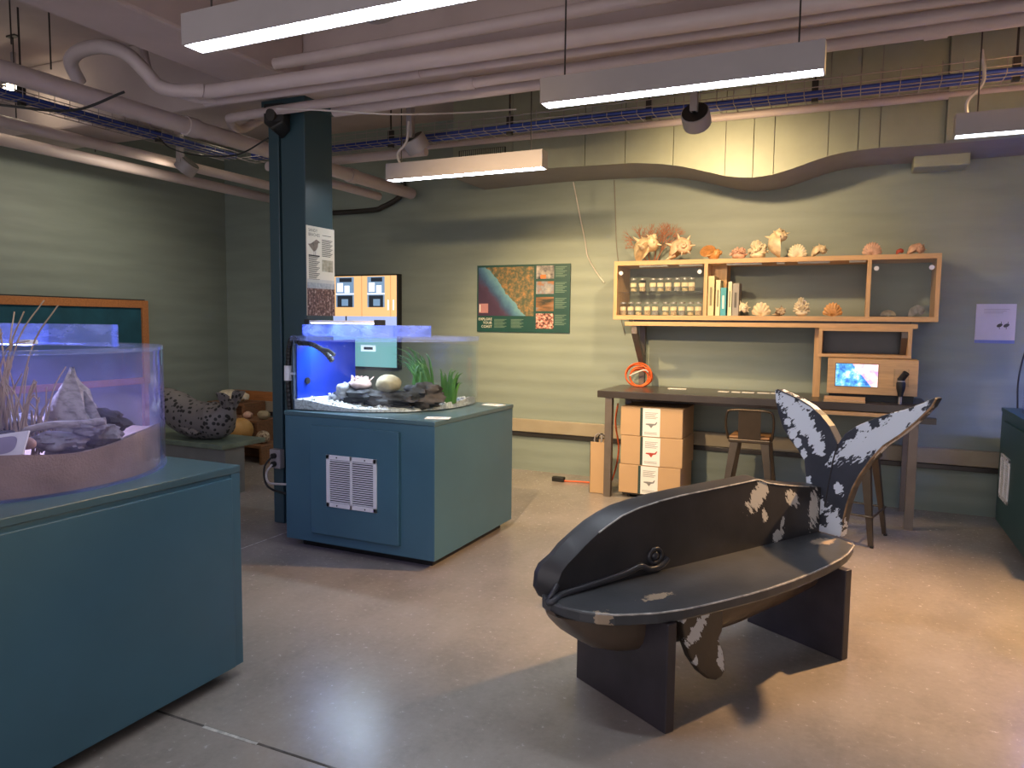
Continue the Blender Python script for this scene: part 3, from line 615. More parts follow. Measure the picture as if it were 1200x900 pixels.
# middle tank
MZ0, MZ1 = .914, 1.372
outl = [(-3.362,3.80),(-3.25,3.805),(-3.10,3.815),(-2.95,3.84),(-2.83,3.88),(-2.72,3.94),(-2.62,4.02),(-2.55,4.11),(-2.49,4.22),(-2.455,4.35),(-2.44,4.50),(-2.45,4.64),(-2.48,4.78),(-2.60,4.815),(-2.85,4.82),(-3.1,4.82),(-3.362,4.82)]
cen = (-2.92,4.34)
mt = thing('aquarium_tank', 'bow front saltwater aquarium with blue side panel on the square teal cabinet', 'tank', (cen[0],cen[1],MZ0))
inn = inset(outl, .014, cen)
m = MB(); ringwall(m, outl, inn, MZ0, MZ1); m.build('wall', 'acr', mt, smooth=35)
m = MB(); ringwall(m, inset(outl,-.004,cen), inset(outl,.09,cen), MZ1, MZ1+.03); m.build('rim', 'acr_edge', mt, smooth=35)
MB().box(-3.345,-3.337,3.83,4.46,MZ0+.004,MZ1-.004).build('side_panel', 'bluepanel', mt)
MB().box(-3.352,-3.347,3.81,3.83,MZ0,MZ1).build('corner_strip', 'acr_edge', mt)
for a in ((-3.35,-2.62,3.90,3.908),(-3.35,-2.62,4.34,4.348),(-3.35,-3.342,3.9,4.35),(-2.628,-2.62,3.9,4.35),(-3.14,-3.132,3.9,4.35),(-2.88,-2.872,3.9,4.35)):
    MB().box(a[0],a[1],a[2],a[3],MZ1+.03,MZ1+.105).build('guard_panel', 'acr_lid', mt)
# gravel
m = MB(); base = inset(outl,.02,cen); rings = [[(x,y,MZ0+.004) for x,y in base]]
def gz(x,y): return MZ0+.022+.045*max(0,min(1,(-2.9-x)/.35))*(1 if y < 4.6 else .6)+.05*max(0,(x+2.6)/.2)*max(0,min(1,(y-4.2)/.3))+.012*math.sin(x*31)*math.sin(y*27)
for k in (.0,.08,.16,.26,.36): rings.append([(x,y,gz(x,y)) for x,y in inset(outl,.02+k,cen)])
rings.append([(cen[0]+(x-cen[0])*.05, cen[1]+(y-cen[1])*.05, MZ0+.02) for x,y in outl])
m.loft(rings); mm = m
rd = random.Random(5)
for i in range(420):
    a = rd.uniform(0,2*PI); r = math.sqrt(rd.uniform(.25,1)); j = int(a/(2*PI)*len(base)); b = base[j]; b2 = base[(j+1) % len(base)]; f = rd.random()
    ex, ey_ = b[0]*(1-f)+b2[0]*f, b[1]*(1-f)+b2[1]*f
    x, y = cen[0]+(ex-cen[0])*r*.97, cen[1]+(ey_-cen[1])*r*.97; s = rd.uniform(.006,.013)
    mm.blob((x,y,gz(x,y)+s*.3), (s,s*rd.uniform(.7,1.2),s*.7), 5, 4, 0, i)
o = mm.build('gravel_bed', 'gravel', smooth=40); tag(o, 'white gravel bed inside the bow front aquarium', 'gravel', kind='stuff')
wi = inset(outl,.016,cen); m = MB(); m.loft([[(x,y,MZ0+.003) for x,y in wi],[(x,y,MZ1-.03) for x,y in wi]]); o = m.build('aquarium_water', 'water'); tag(o, 'clear water filling the bow front aquarium', 'water', kind='stuff')
for i, (c, r, lb, mtn, amp) in enumerate([
    ((-3.02,4.08,1.005),(.16,.10,.075),'black lava rock at the front of the aquarium','rock',.2),
    ((-2.78,4.10,.985),(.20,.10,.06),'long dark rock under the round tan stone','rock',.2),
    ((-2.60,4.20,1.01),(.12,.10,.09),'black rock beside the seagrass','rock',.22),
    ((-3.10,4.02,1.03),(.055,.05,.06),'grey rock at the left end of the lava rock','rockg',.15),
    ((-3.17,4.00,.97),(.05,.04,.04),'small pale grey rock next to the white gravel heap','rockg',.15),
    ((-2.77,4.06,1.095),(.087,.075,.06),'round tan stone resting on the dark rocks','rockt',.05)]):
    o = MB().blob(c, r, 28, 20, amp*1.5 if amp > .1 else amp, 60+i).build('rock', mtn, smooth=60); tag(o, lb, 'rock')
a = thing('sea_anemone', 'pale pink anemone on the lava rock in the aquarium', 'anemone', (-2.99,4.05,1.06))
MB().blob((-2.99,4.05,1.085), (.085,.06,.038), 14, 9, .12, 8).build('body', 'coralpink', a, smooth=60)
rd = random.Random(9); m = MB()
for i in range(60):
    f = rd.uniform(0,2*PI); q = Vector((-2.99+math.cos(f)*.08*rd.random(), 4.05+math.sin(f)*.055*rd.random(), 1.11)); m.tube([q, q+Vector((rd.uniform(-.02,.02),rd.uniform(-.02,.02),rd.uniform(.01,.03)))], [.005,.003], 5)
tag(m.build('tentacles', 'coralpink', a), kind='stuff')
def seagrass(loc, n, L, label, lean, seed, spread=.3):
    t = thing('seagrass', label, 'seagrass', loc); rd = random.Random(seed); p = Vector(loc)
    for i in range(n):
        l = L*rd.uniform(.6,1); dx = lean+rd.uniform(-spread,spread); dy = rd.uniform(-.15,.15)
        b = p+Vector((rd.uniform(-.04,.04),rd.uniform(-.03,.03),0)); w = rd.uniform(.008,.013)
        pts = cr([b, b+Vector((dx*.15*l,dy*.2*l,l*.4)), b+Vector((dx*.6*l,dy*.5*l,l*.8)), b+Vector((dx*1.2*l,dy*l,l*.93))],4)
        m = MB(); k = len(pts); vs = []
        for j, q in enumerate(pts):
            ww = w*(1-.8*(j/k)**2); vs += [q+Vector((-ww,0,0)), q+Vector((0,-.003,0)), q+Vector((ww,0,0)), q+Vector((0,.003,0))]
        m.loft([vs[4*j:4*j+4] for j in range(k)]); m.build('blade', 'weed', t, smooth=60)
seagrass((-2.62,4.28,1.00), 40, .36, 'tall tuft of green seagrass behind the tan stone', -.42, 31)
seagrass((-2.50,4.40,.95), 22, .26, 'shorter green seagrass against the curved aquarium wall', .12, 32, .2)
seagrass((-2.66,4.26,1.04), 12, .20, 'low green seagrass over the black rock', .2, 33, .4)
# led bar, hose
t = thing('tank_light', 'slim white led bar lying over the bow front aquarium', 'tank light', (-3.0,4.0,MZ1+.105))
MB().box(-3.35,-2.78,3.96,4.02,MZ1+.118,MZ1+.134).build('bar', 'white', t, bevel=.003)
MB().box(-3.33,-2.80,3.965,4.015,MZ1+.113,MZ1+.118).build('diode_strip', 'led', t)
for x in (-3.36,-2.79): MB().box(x-.02,x+.02,3.955,4.025,MZ1+.105,MZ1+.14).build('bracket', 'black', t)
ld = bpy.data.lights.new('tank_led', 'AREA'); ld.shape = 'RECTANGLE'; ld.size = .5; ld.size_y = .05; ld.energy = 5; ld.color = (.78,.85,1)
lo = bpy.data.objects.new('tank_led', ld); C.objects.link(lo); lo.parent = t; lo.location = (-.06,-.01,-.125)
t = thing('drain_hose', 'black ribbed hose with white connector down the side of the aquarium', 'hose', (-3.42,3.86,.5))
hp = cr([(-3.33,3.84,1.36),(-3.39,3.85,1.385),(-3.425,3.86,1.33),(-3.44,3.865,1.22),(-3.445,3.865,1.10),(-3.44,3.87,.95),(-3.43,3.88,.8),(-3.40,3.90,.66)],10)
MB().tube(hp, [.017+.003*(j % 2) for j in range(len(hp))], 10).build('hose', 'black', t)
MB().cyl((-3.445,3.865,1.20),(-3.445,3.865,1.10), .026, n=14).box(-3.47,-3.36,3.86,3.875,1.14,1.155).build('connector', 'white', t, smooth=40)
nz_ = cr([(-3.33,3.84,1.355),(-3.24,3.87,1.345),(-3.16,3.89,1.30),(-3.10,3.90,1.24)],8)
MB().tube(nz_, [.015+.004*(j % 2) for j in range(len(nz_))], 10).build('nozzle', 'black', t)
MB().tube(cr([(-3.19,3.88,1.315),(-3.12,3.88,1.31),(-3.07,3.88,1.28)],6), .013, 8).build('nozzle', 'black', t)
MB().cyl((-3.335,3.92,1.10),(-3.32,3.92,1.10), .022, n=12).build('suction_cup', 'black', t)
# cards on cabinet top
for i, (x, y, r, lb) in enumerate([(-2.30,3.90,20,'small white label card at the front corner of the square cabinet top'),(-2.33,4.74,-10,'small white label card at the rear corner of the square cabinet top')]):
    m = MB().box(-.075,.075,-.045,.045,0,.003); M4 = Matrix.Translation((x,y,.9125)) @ Matrix.Rotation(math.radians(r),4,'Z'); m.xf(M4)
    m.mat(1)
    i0 = len(m.v); m.box(-.05,.02,-.012,-.004,.003,.0034); m.box(-.05,.04,.006,.012,.003,.0034); m.xf(M4, i0)
    tag(m.build('label_card', ['paper','darkmetal']), lb, 'card')
# outlet on column with plugs
t = thing('power_outlet', 'grey double power outlet with plugged cables low on the column', 'outlet', (-3.81,4.165,.40))
MB().box(-3.86,-3.76,4.12,4.17,.42,.56).build('box', 'alu', t, bevel=.006)
for z in (.455,.515): MB().cyl((-3.81,4.12,z),(-3.81,4.095,z), .02, n=12).build('plug', 'black', t)
MB().tube(cr([(-3.81,4.095,.455),(-3.84,4.07,.40),(-3.80,4.03,.35),(-3.72,4.0,.34),(-3.5,3.98,.36)],6), .008, 6).build('cable', 'cord', t, smooth=60)
MB().tube(cr([(-3.81,4.095,.515),(-3.85,4.06,.44),(-3.82,4.03,.34),(-3.74,4.02,.29),(-3.5,3.98,.28)],6), .008, 6).build('cable', 'bcord', t, smooth=60)

# right tank
t = thing('aquarium_tank', 'small blue lit acrylic tank on the dark green cabinet', 'tank', (1.6,5.95,.913))
o_ = [(1.14,5.45),(1.10,5.6),(1.085,5.8),(1.085,6.0),(1.10,6.2),(1.14,6.38),(2.05,6.38),(2.05,5.45)]
m = MB(); ringwall(m, o_, inset(o_,.014,(1.6,5.9)), .913, 1.372); m.build('wall', 'acr_haze', t, smooth=35)
m = MB(); ringwall(m, inset(o_,-.003,(1.6,5.9)), inset(o_,.08,(1.6,5.9)), 1.372, 1.40); m.build('rim', 'acr_edge', t, smooth=35)
MB().box(1.16,1.95,5.55,6.3,1.40,1.47).build('guard_box', 'acr_edge', t)
m = MB(); rings = [[(x,y,.916) for x,y in inset(o_,.02,(1.6,5.9))],[(x,y,.96) for x,y in inset(o_,.02,(1.6,5.9))],[(x,y,1.02) for x,y in inset(o_,.2,(1.6,5.9))]]
m.loft(rings); tag(m.build('gravel_bed', 'gravel', smooth=40), 'white gravel in the small blue lit tank', 'gravel', kind='stuff')
for i, (c, r, lb) in enumerate([((1.22,5.95,1.03),(.08,.10,.06),'pale knobbly rock against the wall of the small blue lit tank'),((1.22,6.2,1.02),(.06,.08,.05),'smaller pale rock on gravel in the small blue lit tank')]):
    tag(MB().blob(c, r, 14, 9, .2, 80+i).build('rock', 'gravel', smooth=60), lb, 'rock')
t = thing('tank_light', 'short blue led bar over the small tank on the dark green cabinet', 'tank light', (1.6,5.9,1.47))
MB().box(1.2,1.9,5.87,5.93,1.474,1.49).build('bar', 'white', t); MB().box(1.22,1.88,5.875,5.925,1.471,1.474).build('diode_strip', 'blueled', t)
ld = bpy.data.lights.new('tank_led', 'AREA'); ld.shape = 'RECTANGLE'; ld.size = .6; ld.size_y = .05; ld.energy = 11; ld.color = (.30,.42,1)
lo = bpy.data.objects.new('tank_led', ld); C.objects.link(lo); lo.parent = t; lo.location = (0,0,-.005)
t = thing('air_line', 'thin black air line down the corner of the small blue lit tank', 'hose', (1.09,6.3,.95))
MB().tube(cr([(1.13,6.34,1.40),(1.10,6.33,1.25),(1.085,6.32,1.1),(1.09,6.31,.93)],6), .006, 6).build('tube', 'bcord', t, smooth=60)

# ================================================================== WALL PANELS
# screen
MT['scr'] = em('screen_blue', (.42,.52,.85), .55)
t = thing('wall_screen', 'bright wall screen showing wooden cabinets and a tap over a teal counter', 'screen', (-5.3,6.80,1.1))
MB().box(-6.05,-4.505,6.79,6.86,.98,2.02).build('frame', 'black', t, bevel=.004)
m = MB(); yy = 6.788
mats = [MT['scr'], em('scr_wood',(.78,.46,.20),.75), em('scr_glass',(.22,.36,.55),.5), em('scr_white',(.80,.86,1),.8), em('scr_dark',(.03,.04,.06),.3), em('scr_teal',(.25,.55,.55),.5), em('scr_wood2',(.50,.27,.10),.55)]
def R(mi, x0, x1, z0, z1, k):
    m.mat(mi).quad((x0,yy-k*.0006,z0),(x1,yy-k*.0006,z0),(x1,yy-k*.0006,z1),(x0,yy-k*.0006,z1))
R(0,-6.03,-4.525,1.0,2.005,0); R(1,-6.03,-4.525,1.56,2.005,1); R(5,-6.03,-4.525,1.0,1.33,1)
for x in (-5.90,-5.42,-4.985): R(6,x-.004,x+.004,1.56,2.005,2)
for x0, x1 in ((-5.83,-5.49),(-5.34,-5.09),(-4.91,-4.68)):
    R(2,x0,x1,1.66,1.995,2); R(3,x0,x1,1.80,1.815,3); R(4,x0+.02,x1-.02,1.66,1.79,3)
    R(3,x0+.02,x0+.10,1.83,1.93,4); R(3,x0+.12,x0+.19,1.82,1.90,4); R(4,x0+.05,x1-.03,1.94,1.985,4); R(2,x0+.08,x0+.17,1.675,1.75,4)
for x in (-4.635,-4.565): R(3,x-.008,x+.008,1.63,1.74,4)
R(6,-4.605,-4.598,1.56,2.005,3)
R(4,-5.21,-5.19,1.40,1.56,3); R(4,-5.27,-5.13,1.36,1.41,3); R(4,-5.4,-5.2,1.15,1.24,3); R(3,-5.0,-4.8,1.17,1.24,3); R(4,-4.96,-4.84,1.19,1.22,4)
m.build('picture', mats, t)
# map poster
t = thing('map_panel', 'dark green wall panel with coast map and four photos', 'poster', (-3.06,6.85,1.4))
MB().box(-3.57,-2.545,6.845,6.859,1.41,2.09).build('board', pm('panel_green',(.007,.055,.050),.45), t)
def map_mat():
    m, nt, b = _nt('coast_map_print'); v = coords(nt); sx = N(nt,'ShaderNodeSeparateXYZ'); nt.links.new(v, sx.inputs[0]); L = nt.links.new
    f = noise(nt, v, 9, 6, .65); f3 = noise(nt, coords(nt,(1,1,1)), 22, 5, .7)
    # local frame: origin at panel base; map x -0.49..0.13, z 0.2..0.66
    a = N(nt,'ShaderNodeMath',operation='MULTIPLY_ADD'); L(sx.outputs['Z'], a.inputs[0]); a.inputs[1].default_value = .86; L(sx.outputs['X'], a.inputs[2])
    a2 = N(nt,'ShaderNodeMath',operation='MULTIPLY_ADD'); L(f, a2.inputs[0]); a2.inputs[1].default_value = .16; L(a.outputs[0], a2.inputs[2])
    land = ramp(nt, f3, [(.40,(.06,.085,.055)),(.52,(.15,.12,.06)),(.66,(.38,.19,.07))])
    sea = ramp(nt, a2.outputs[0], [(.0,(.05,.025,.06)),(.055,(.06,.032,.075)),(.11,(.035,.075,.16)),(.19,(.07,.18,.29)),(.25,(.13,.29,.36))])
    g = N(nt,'ShaderNodeMath',operation='GREATER_THAN'); L(a2.outputs[0], g.inputs[0]); g.inputs[1].default_value = .262
    mx = N(nt,'ShaderNodeMix',data_type='RGBA'); L(g.outputs[0], mx.inputs['Factor']); L(sea, mx.inputs['A']); L(land, mx.inputs['B'])
    L(mx.outputs['Result'], b.inputs['Base Color']); b.inputs['Roughness'].default_value = .5
    return m
y0 = 6.8445
def RQ(mb, mi, x0, x1, z0, z1, y): mb.mat(mi).quad((x0,y,z0),(x1,y,z0),(x1,y,z1),(x0,y,z1))
m = MB(); RQ(m,0,-3.555,-2.93,1.575,2.07,y0); m.build('map_print', map_mat(), t)
m = MB(); RQ(m,0,-3.545,-3.44,1.605,1.70,y0-.0006); RQ(m,1,-3.54,-3.53,1.615,1.69,y0-.001); m.build('map_legend', [pm('legend_pink',(.42,.20,.22),.6),'paper'], t)
ph = [rampnoise('photo_boat',[(.40,(.03,.03,.04)),(.5,(.16,.15,.16)),(.66,(.45,.41,.38))],9), rampnoise('photo_beach',[(.40,(.30,.13,.06)),(.5,(.20,.22,.27)),(.62,(.42,.38,.34))],9), rampnoise('photo_bay',[(.36,(.03,.03,.02)),(.5,(.26,.12,.05)),(.62,(.12,.26,.36))],7,(.4,.4,2)), rampnoise('photo_pebbles',[(.4,(.05,.02,.02)),(.5,(.35,.12,.10)),(.65,(.65,.48,.42))],45)]
for i, (z0, z1) in enumerate(((1.945,2.075),(1.795,1.92),(1.625,1.765),(1.45,1.60))):
    m = MB(); RQ(m,0,-2.905,-2.715,z0,z1,y0); m.build('photo_print', ph[i], t)
m = MB(); RQ(m,0,-2.86,-2.80,1.948,1.985,y0-.0005); m.build('photo_detail', pm('boat_orange',(.6,.16,.04),.6), t)
m = MB()
for z0 in (2.065,1.91,1.755,1.59):
    for k in range(8): RQ(m,0,-2.70,-2.58-.02*(k % 3),z0-.008-k*.0135,z0-.0015-k*.0135,y0)
for x0 in (-3.37,-3.18):
    for k in range(8): RQ(m,0,x0,x0+.14-.02*(k % 3),1.535-k*.0115,1.541-k*.0115,y0)
m.build('body_text', pm('text_pale_green',(.11,.19,.15),.6), t)
m = MB()
for k, s_ in enumerate(('EXPLORE','YOUR','COAST')): text_into(m, s_, (-3.395,y0-.0005,1.528-k*.038), (1,0,0), (0,0,1), .038, 'RIGHT')
m.build('title', pm('text_cream',(.70,.70,.60),.6), t)
# column sign (on the x face of the column)
t = thing('bird_sign', 'tall printed sign with a shore bird photo on the column', 'sign', (-3.535,4.33,1.54))
MB().box(-3.54,-3.534,4.172,4.478,1.54,2.175).build('sheet', pm('sign_cream',(.66,.60,.50),.6,var=.04), t)
xs_ = -3.5335
def RX(mb, mi, a, b, z0, z1, k=0): mb.mat(mi).quad((xs_+k,a,z0),(xs_+k,b,z0),(xs_+k,b,z1),(xs_+k,a,z1))
m = MB(); RX(m,0,4.172,4.478,1.54,1.735); RX(m,1,4.172,4.478,1.735,1.775); RX(m,2,4.172,4.478,1.775,1.80)
m.build('beach_photo', [rampnoise('dark_shingle',[(.38,(.05,.025,.025)),(.55,(.17,.09,.08)),(.72,(.55,.45,.42))],50), pm('sea_grey',(.33,.34,.36),.6,var=.3,scale=30), pm('surf_pale',(.52,.50,.47),.6)], t)
m = MB()
for k in range(17): RX(m,0,4.19,4.31-.012*(k % 4),1.965-k*.0105,1.970-k*.0105)
for k in range(12): RX(m,0,4.335,4.455-.012*(k % 3),2.085-k*.0105,2.090-k*.0105)
text_into(m,'SANDY',(xs_,4.19,2.135),(0,1,0),(0,0,1),.030); text_into(m,'BEACHES',(xs_,4.19,2.105),(0,1,0),(0,0,1),.030); RX(m,0,4.34,4.44,2.118,2.122)
m.build('lettering', 'darkmetal', t)
m = MB(); RX(m,0,4.335,4.46,1.86,1.945); m.build('chick_photo', rampnoise('chick_print',[(.3,(.16,.14,.09)),(.5,(.34,.30,.22)),(.7,(.50,.46,.38))],18), t)
m = MB(); bird = [(4.185,2.045),(4.215,2.05),(4.25,2.07),(4.275,2.085),(4.29,2.08),(4.32,2.065),(4.295,2.06),(4.29,2.03),(4.27,2.005),(4.245,1.995),(4.22,2.015)]
m.add([(xs_+.0003,a,z) for a,z in bird], [tuple(range(len(bird)))]); RX(m,0,4.245,4.25,1.97,2.0,.0003); RX(m,0,4.262,4.267,1.97,2.0,.0003); RX(m,1,4.19,4.31,1.962,1.972,.0003)
m.build('bird_print', [pm('bird_grey_brown',(.20,.15,.12),.7,var=.4,scale=40),'black'], t)
# sheet on wall right
t = thing('notice_sheet', 'pale printed sheet with two small birds on the wall beside the shelf', 'sign', (1.0,6.855,1.38))
MB().box(.868,1.135,6.852,6.86,1.385,1.692).build('sheet', pm('notice_pale',(.60,.58,.66),.6,var=.06), t)
m = MB(); RQ(m,0,.868,1.135,1.385,1.41,6.8515); m.build('blue_band', pm('band_blue',(.15,.2,.5),.6), t)
m = MB()
for cx in (1.03,1.075):
    m.add([(cx+.02*math.cos(a), 6.8512, 1.525+.014*math.sin(a)+.3*.02*math.cos(a)) for a in [2*PI*k/12 for k in range(12)]], [tuple(range(12))]); RQ(m,0,cx-.002,cx+.002,1.495,1.515,6.8512); RQ(m,0,cx+.008,cx+.012,1.54,1.555,6.8512)
for k in range(3): RQ(m,1,.92,1.09-.02*k,1.648-.014*k,1.653-.014*k,6.8512)
m.build('bird_print', ['darkmetal', pm('text_grey',(.42,.40,.46),.7)], t)

# ================================================================== WORK TABLE, SHELF
t = thing('work_table', 'long dark topped work table with taupe steel legs along the back wall', 'table', (-.7,6.4,0))
MB().box(-2.0,.525,6.10,6.83,.868,.928).build('table_top', 'tabletop', t, bevel=.004)
for x in (-1.90,.43):
    for y in (6.14,6.76): MB().box(x-.03,x+.03,y-.03,y+.03,0,.868).build('leg', 'post', t)
MB().box(-1.9,.43,6.74,6.78,.78,.868).build('rear_rail', 'post', t); MB().box(.40,.46,6.14,6.76,.80,.868).build('side_rail', 'post', t)
MB().box(.30,.57,6.10,6.16,.80,.845).build('bracket_arm', 'darkmetal', t)
MB().box(-.30,.42,6.08,6.4,.835,.862).build('slide_tray', 'ply', t)
# posts carrying the shelf
sh = thing('shell_shelf', 'long plywood wall shelf with glass fronted ends over the work table', 'shelf', (-.7,6.6,1.5))
for x in (-1.78,.36):
    MB().box(x-.025,x+.025,6.73,6.78,.928,1.49).build('support_post', 'post', sh)
    MB().prism([(6.73,1.20),(6.73,1.13),(6.44,1.42),(6.44,1.49)], x-.025, x+.025, 'x').build('brace', 'post', sh)
MB().box(-.29,-.235,6.50,6.56,.928,1.49).build('support_plank', 'plyz', sh)
MB().box(-1.86,.44,6.42,6.80,1.492,1.527).build('lower_board', 'ply', sh)
MB().box(-1.97,.573,6.42,6.83,1.545,1.583).build('bottom_board', 'ply', sh)
MB().box(-1.80,.40,6.5,6.75,1.527,1.545).build('spacer', 'tabletop', sh)
MB().box(-1.97,.573,6.42,6.83,2.022,2.06).build('top_board', 'ply', sh)
for x in (-1.97,-1.178,.072,.543): MB().box(x,x+.03,6.42,6.83,1.583,2.022).build('upright', 'plyz', sh)
MB().box(-1.148,-1.02,6.62,6.82,1.583,2.022).build('end_block', 'plyz', sh)
MB().box(-1.94,-1.178,6.46,6.80,1.785,1.792).build('glass_shelf', 'glass', sh)
for x0, x1 in ((-1.935,-1.185),(.106,.54)):
    d = MB().box(x0,x1,6.424,6.430,1.59,2.016).build('glass_door', 'glass', sh)
    for x in (x0+.03,x1-.03): MB().cyl((x,6.43,1.955),(x,6.412,1.955), .018, n=12).build('glass_clip', 'white', d, smooth=40)
MT['foam'] = pm('pale_strip', (.62,.60,.50), .5)
for x0, x1 in ((-1.75,-1.5),(-1.4,-1.2),(-1.0,-.72),(-.60,-.54),(-.44,-.20),(-.06,.06)): MB().box(x0,x1,6.45,6.50,2.008,2.022).build('under_light_strip', 'foam', sh)
# cubby
t = thing('cubby_box', 'open plywood cubby hung under the shelf above the kiosk', 'cubby', (.07,6.55,1.25))
for a in ((-.255,.405,6.40,6.72,1.497,1.492),): pass
MB().box(-.255,.405,6.40,6.72,1.468,1.491).build('top_board', 'ply', t); MB().box(-.255,.405,6.40,6.72,1.262,1.285).build('bottom_board', 'ply', t)
for x in (-.255,.378): MB().box(x,x+.027,6.40,6.72,1.285,1.468).build('side_board', 'plyz', t)
MB().box(-.228,.378,6.70,6.72,1.285,1.468).build('back_board', 'tabletop', t)
# kiosk
t = thing('screen_kiosk', 'plywood kiosk box with small lit screen on the work table', 'kiosk', (.13,6.4,.93))
MB().loft([[(-.175,6.25,.985),(.45,6.25,.985),(.45,6.55,.985),(-.175,6.55,.985)],[(-.175,6.27,1.257),(.45,6.27,1.257),(.45,6.55,1.257),(-.175,6.55,1.257)]]).build('box', 'ply', t, bevel=.004)
MB().box(-.16,.43,6.30,6.54,.929,.985).build('plinth', 'black', t)
m = MB(); q = lambda x, z, k=.002: (x, 6.25+(z-.985)*.0735-k, z)
m.add([q(-.115,1.045),q(.18,1.045),q(.18,1.217),q(-.115,1.217)],[(0,1,2,3)]); 
def kiosk_mat():
    m_, nt, b = _nt('reef_video'); v = coords(nt); sx = N(nt,'ShaderNodeSeparateXYZ'); nt.links.new(v, sx.inputs[0]); L = nt.links.new
    f = noise(nt, v, 16, 5, .65); a = N(nt,'ShaderNodeMath',operation='MULTIPLY_ADD'); L(sx.outputs['Z'], a.inputs[0]); a.inputs[1].default_value = .8; L(sx.outputs['X'], a.inputs[2])
    bl_ = ramp(nt, f, [(.35,(.02,.10,.42)),(.5,(.10,.42,.85)),(.66,(.75,.88,1))]); pk = ramp(nt, f, [(.35,(.55,.25,.55)),(.5,(.95,.55,.50)),(.66,(1,.85,.85))])
    g = N(nt,'ShaderNodeMath',operation='GREATER_THAN'); L(a.outputs[0], g.inputs[0]); g.inputs[1].default_value = .10
    mx = N(nt,'ShaderNodeMix',data_type='RGBA'); L(g.outputs[0], mx.inputs['Factor']); L(bl_, mx.inputs['A']); L(pk, mx.inputs['B'])
    L(mx.outputs['Result'], b.inputs['Base Color']); L(mx.outputs['Result'], b.inputs['Emission Color']); b.inputs['Emission Strength'].default_value = .8
    return m_
m.build('screen', kiosk_mat(), t)
m = MB()
for a in ((-.119,.184,1.041,1.045),(-.119,.184,1.217,1.221),(-.119,-.115,1.041,1.221),(.18,.184,1.041,1.221)): m.add([q(a[0],a[2],.004),q(a[1],a[2],.004),q(a[1],a[3],.004),q(a[0],a[3],.004)],[(0,1,2,3)])
m.build('screen_bezel', 'darkmetal', t)
t = thing('hand_microscope', 'black hand microscope in a clear holder on the kiosk front', 'microscope', (.34,6.22,.98))
MB().lathe([(.0,0),(.018,0),(.02,.02),(.030,.06),(.032,.10),(.026,.115),(.026,.14),(.0,.14)], (.335,6.205,.985), 16).build('body', 'black', t, smooth=40)
MB().lathe([(.027,.10),(.0275,.12)], (.335,6.205,.985), 16).build('ring', 'alu', t)
m = MB().cyl((.335,6.205,1.115),(.365,6.18,1.165), .024, n=14); m.build('eyepiece', 'black', t, smooth=40)
MB().box(.285,.385,6.235,6.24,1.06,1.19).box(.285,.29,6.19,6.24,1.06,1.19).box(.38,.385,6.19,6.24,1.06,1.19).build('holder', 'glass', t)
MB().cyl((.335,6.205,.93),(.335,6.205,.985), .012, n=8).build('cable_gland', 'alu', t)
t = thing('wooden_tray', 'small plywood tray in front of the kiosk on the work table', 'tray', (-.05,6.16,.93))
MB().box(-.19,.10,6.11,6.235,.929,.944).build('base', 'ply', t); MB().box(-.19,.10,6.232,6.24,.929,.965).build('back_lip', 'ply', t)

# shells ------------------------------------------------------------
def spiral_shell(name, label, loc, size, mat, spikes=0, rot=(0,0,0), turns=2.6, flare=1.0, group=None, spike_len=.55):
    """log spiral tube: body whorl with optional shoulder spines"""
    m = MB(); n = 54; k = 12; rings = []; b = .36
    sp = []
    for i in range(n+1):
        t_ = turns*2*PI*i/n; e_ = math.exp(b*(t_-turns*2*PI)/2.6)
        R_ = .27*e_*flare; r = .40*e_; c = Vector((math.cos(t_)*R_, math.sin(t_)*R_, .95*(1-e_)-.1)); d = Vector((math.cos(t_), math.sin(t_), 0)); ring = []
        for j in range(k):
            a = 2*PI*j/k; bump_ = 1+.10*math.sin(i*1.9)*(1 if math.cos(a) > 0 else .2)
            ring.append(c+(d*math.cos(a)*bump_+Vector((0,0,1.25))*math.sin(a))*r)
        rings.append(ring)
        if spikes and i > n*.45 and i % 3 == 0 and len(sp) < spikes: sp.append((c+d*r*.75+Vector((0,0,r*.5)), (d+Vector((0,0,.25))).normalized(), r))
    m.loft(rings)
    for c, d, r in sp: m.tube([c-d*r*.3, c+d*r*spike_len*.5, c+d*r*(spike_len+.35)], [r*.32, r*.2, r*.03], 7)
    E_ = Matrix.Rotation(rot[2],4,'Z') @ Matrix.Rotation(rot[1],4,'Y') @ Matrix.Rotation(rot[0],4,'X')
    m.xf(E_); zmin = min(v.z for v in m.v); xc = (min(v.x for v in m.v)+max(v.x for v in m.v))/2; yc = (min(v.y for v in m.v)+max(v.y for v in m.v))/2
    w = max(v.x for v in m.v)-min(v.x for v in m.v); s = size/w
    for i in range(len(m.v)): v = m.v[i]; m.v[i] = Vector(((v.x-xc)*s+loc[0], (v.y-yc)*s+loc[1], (v.z-zmin)*s+loc[2]))
    return tag(m.build(name, mat, smooth=55), label, 'shell', group)
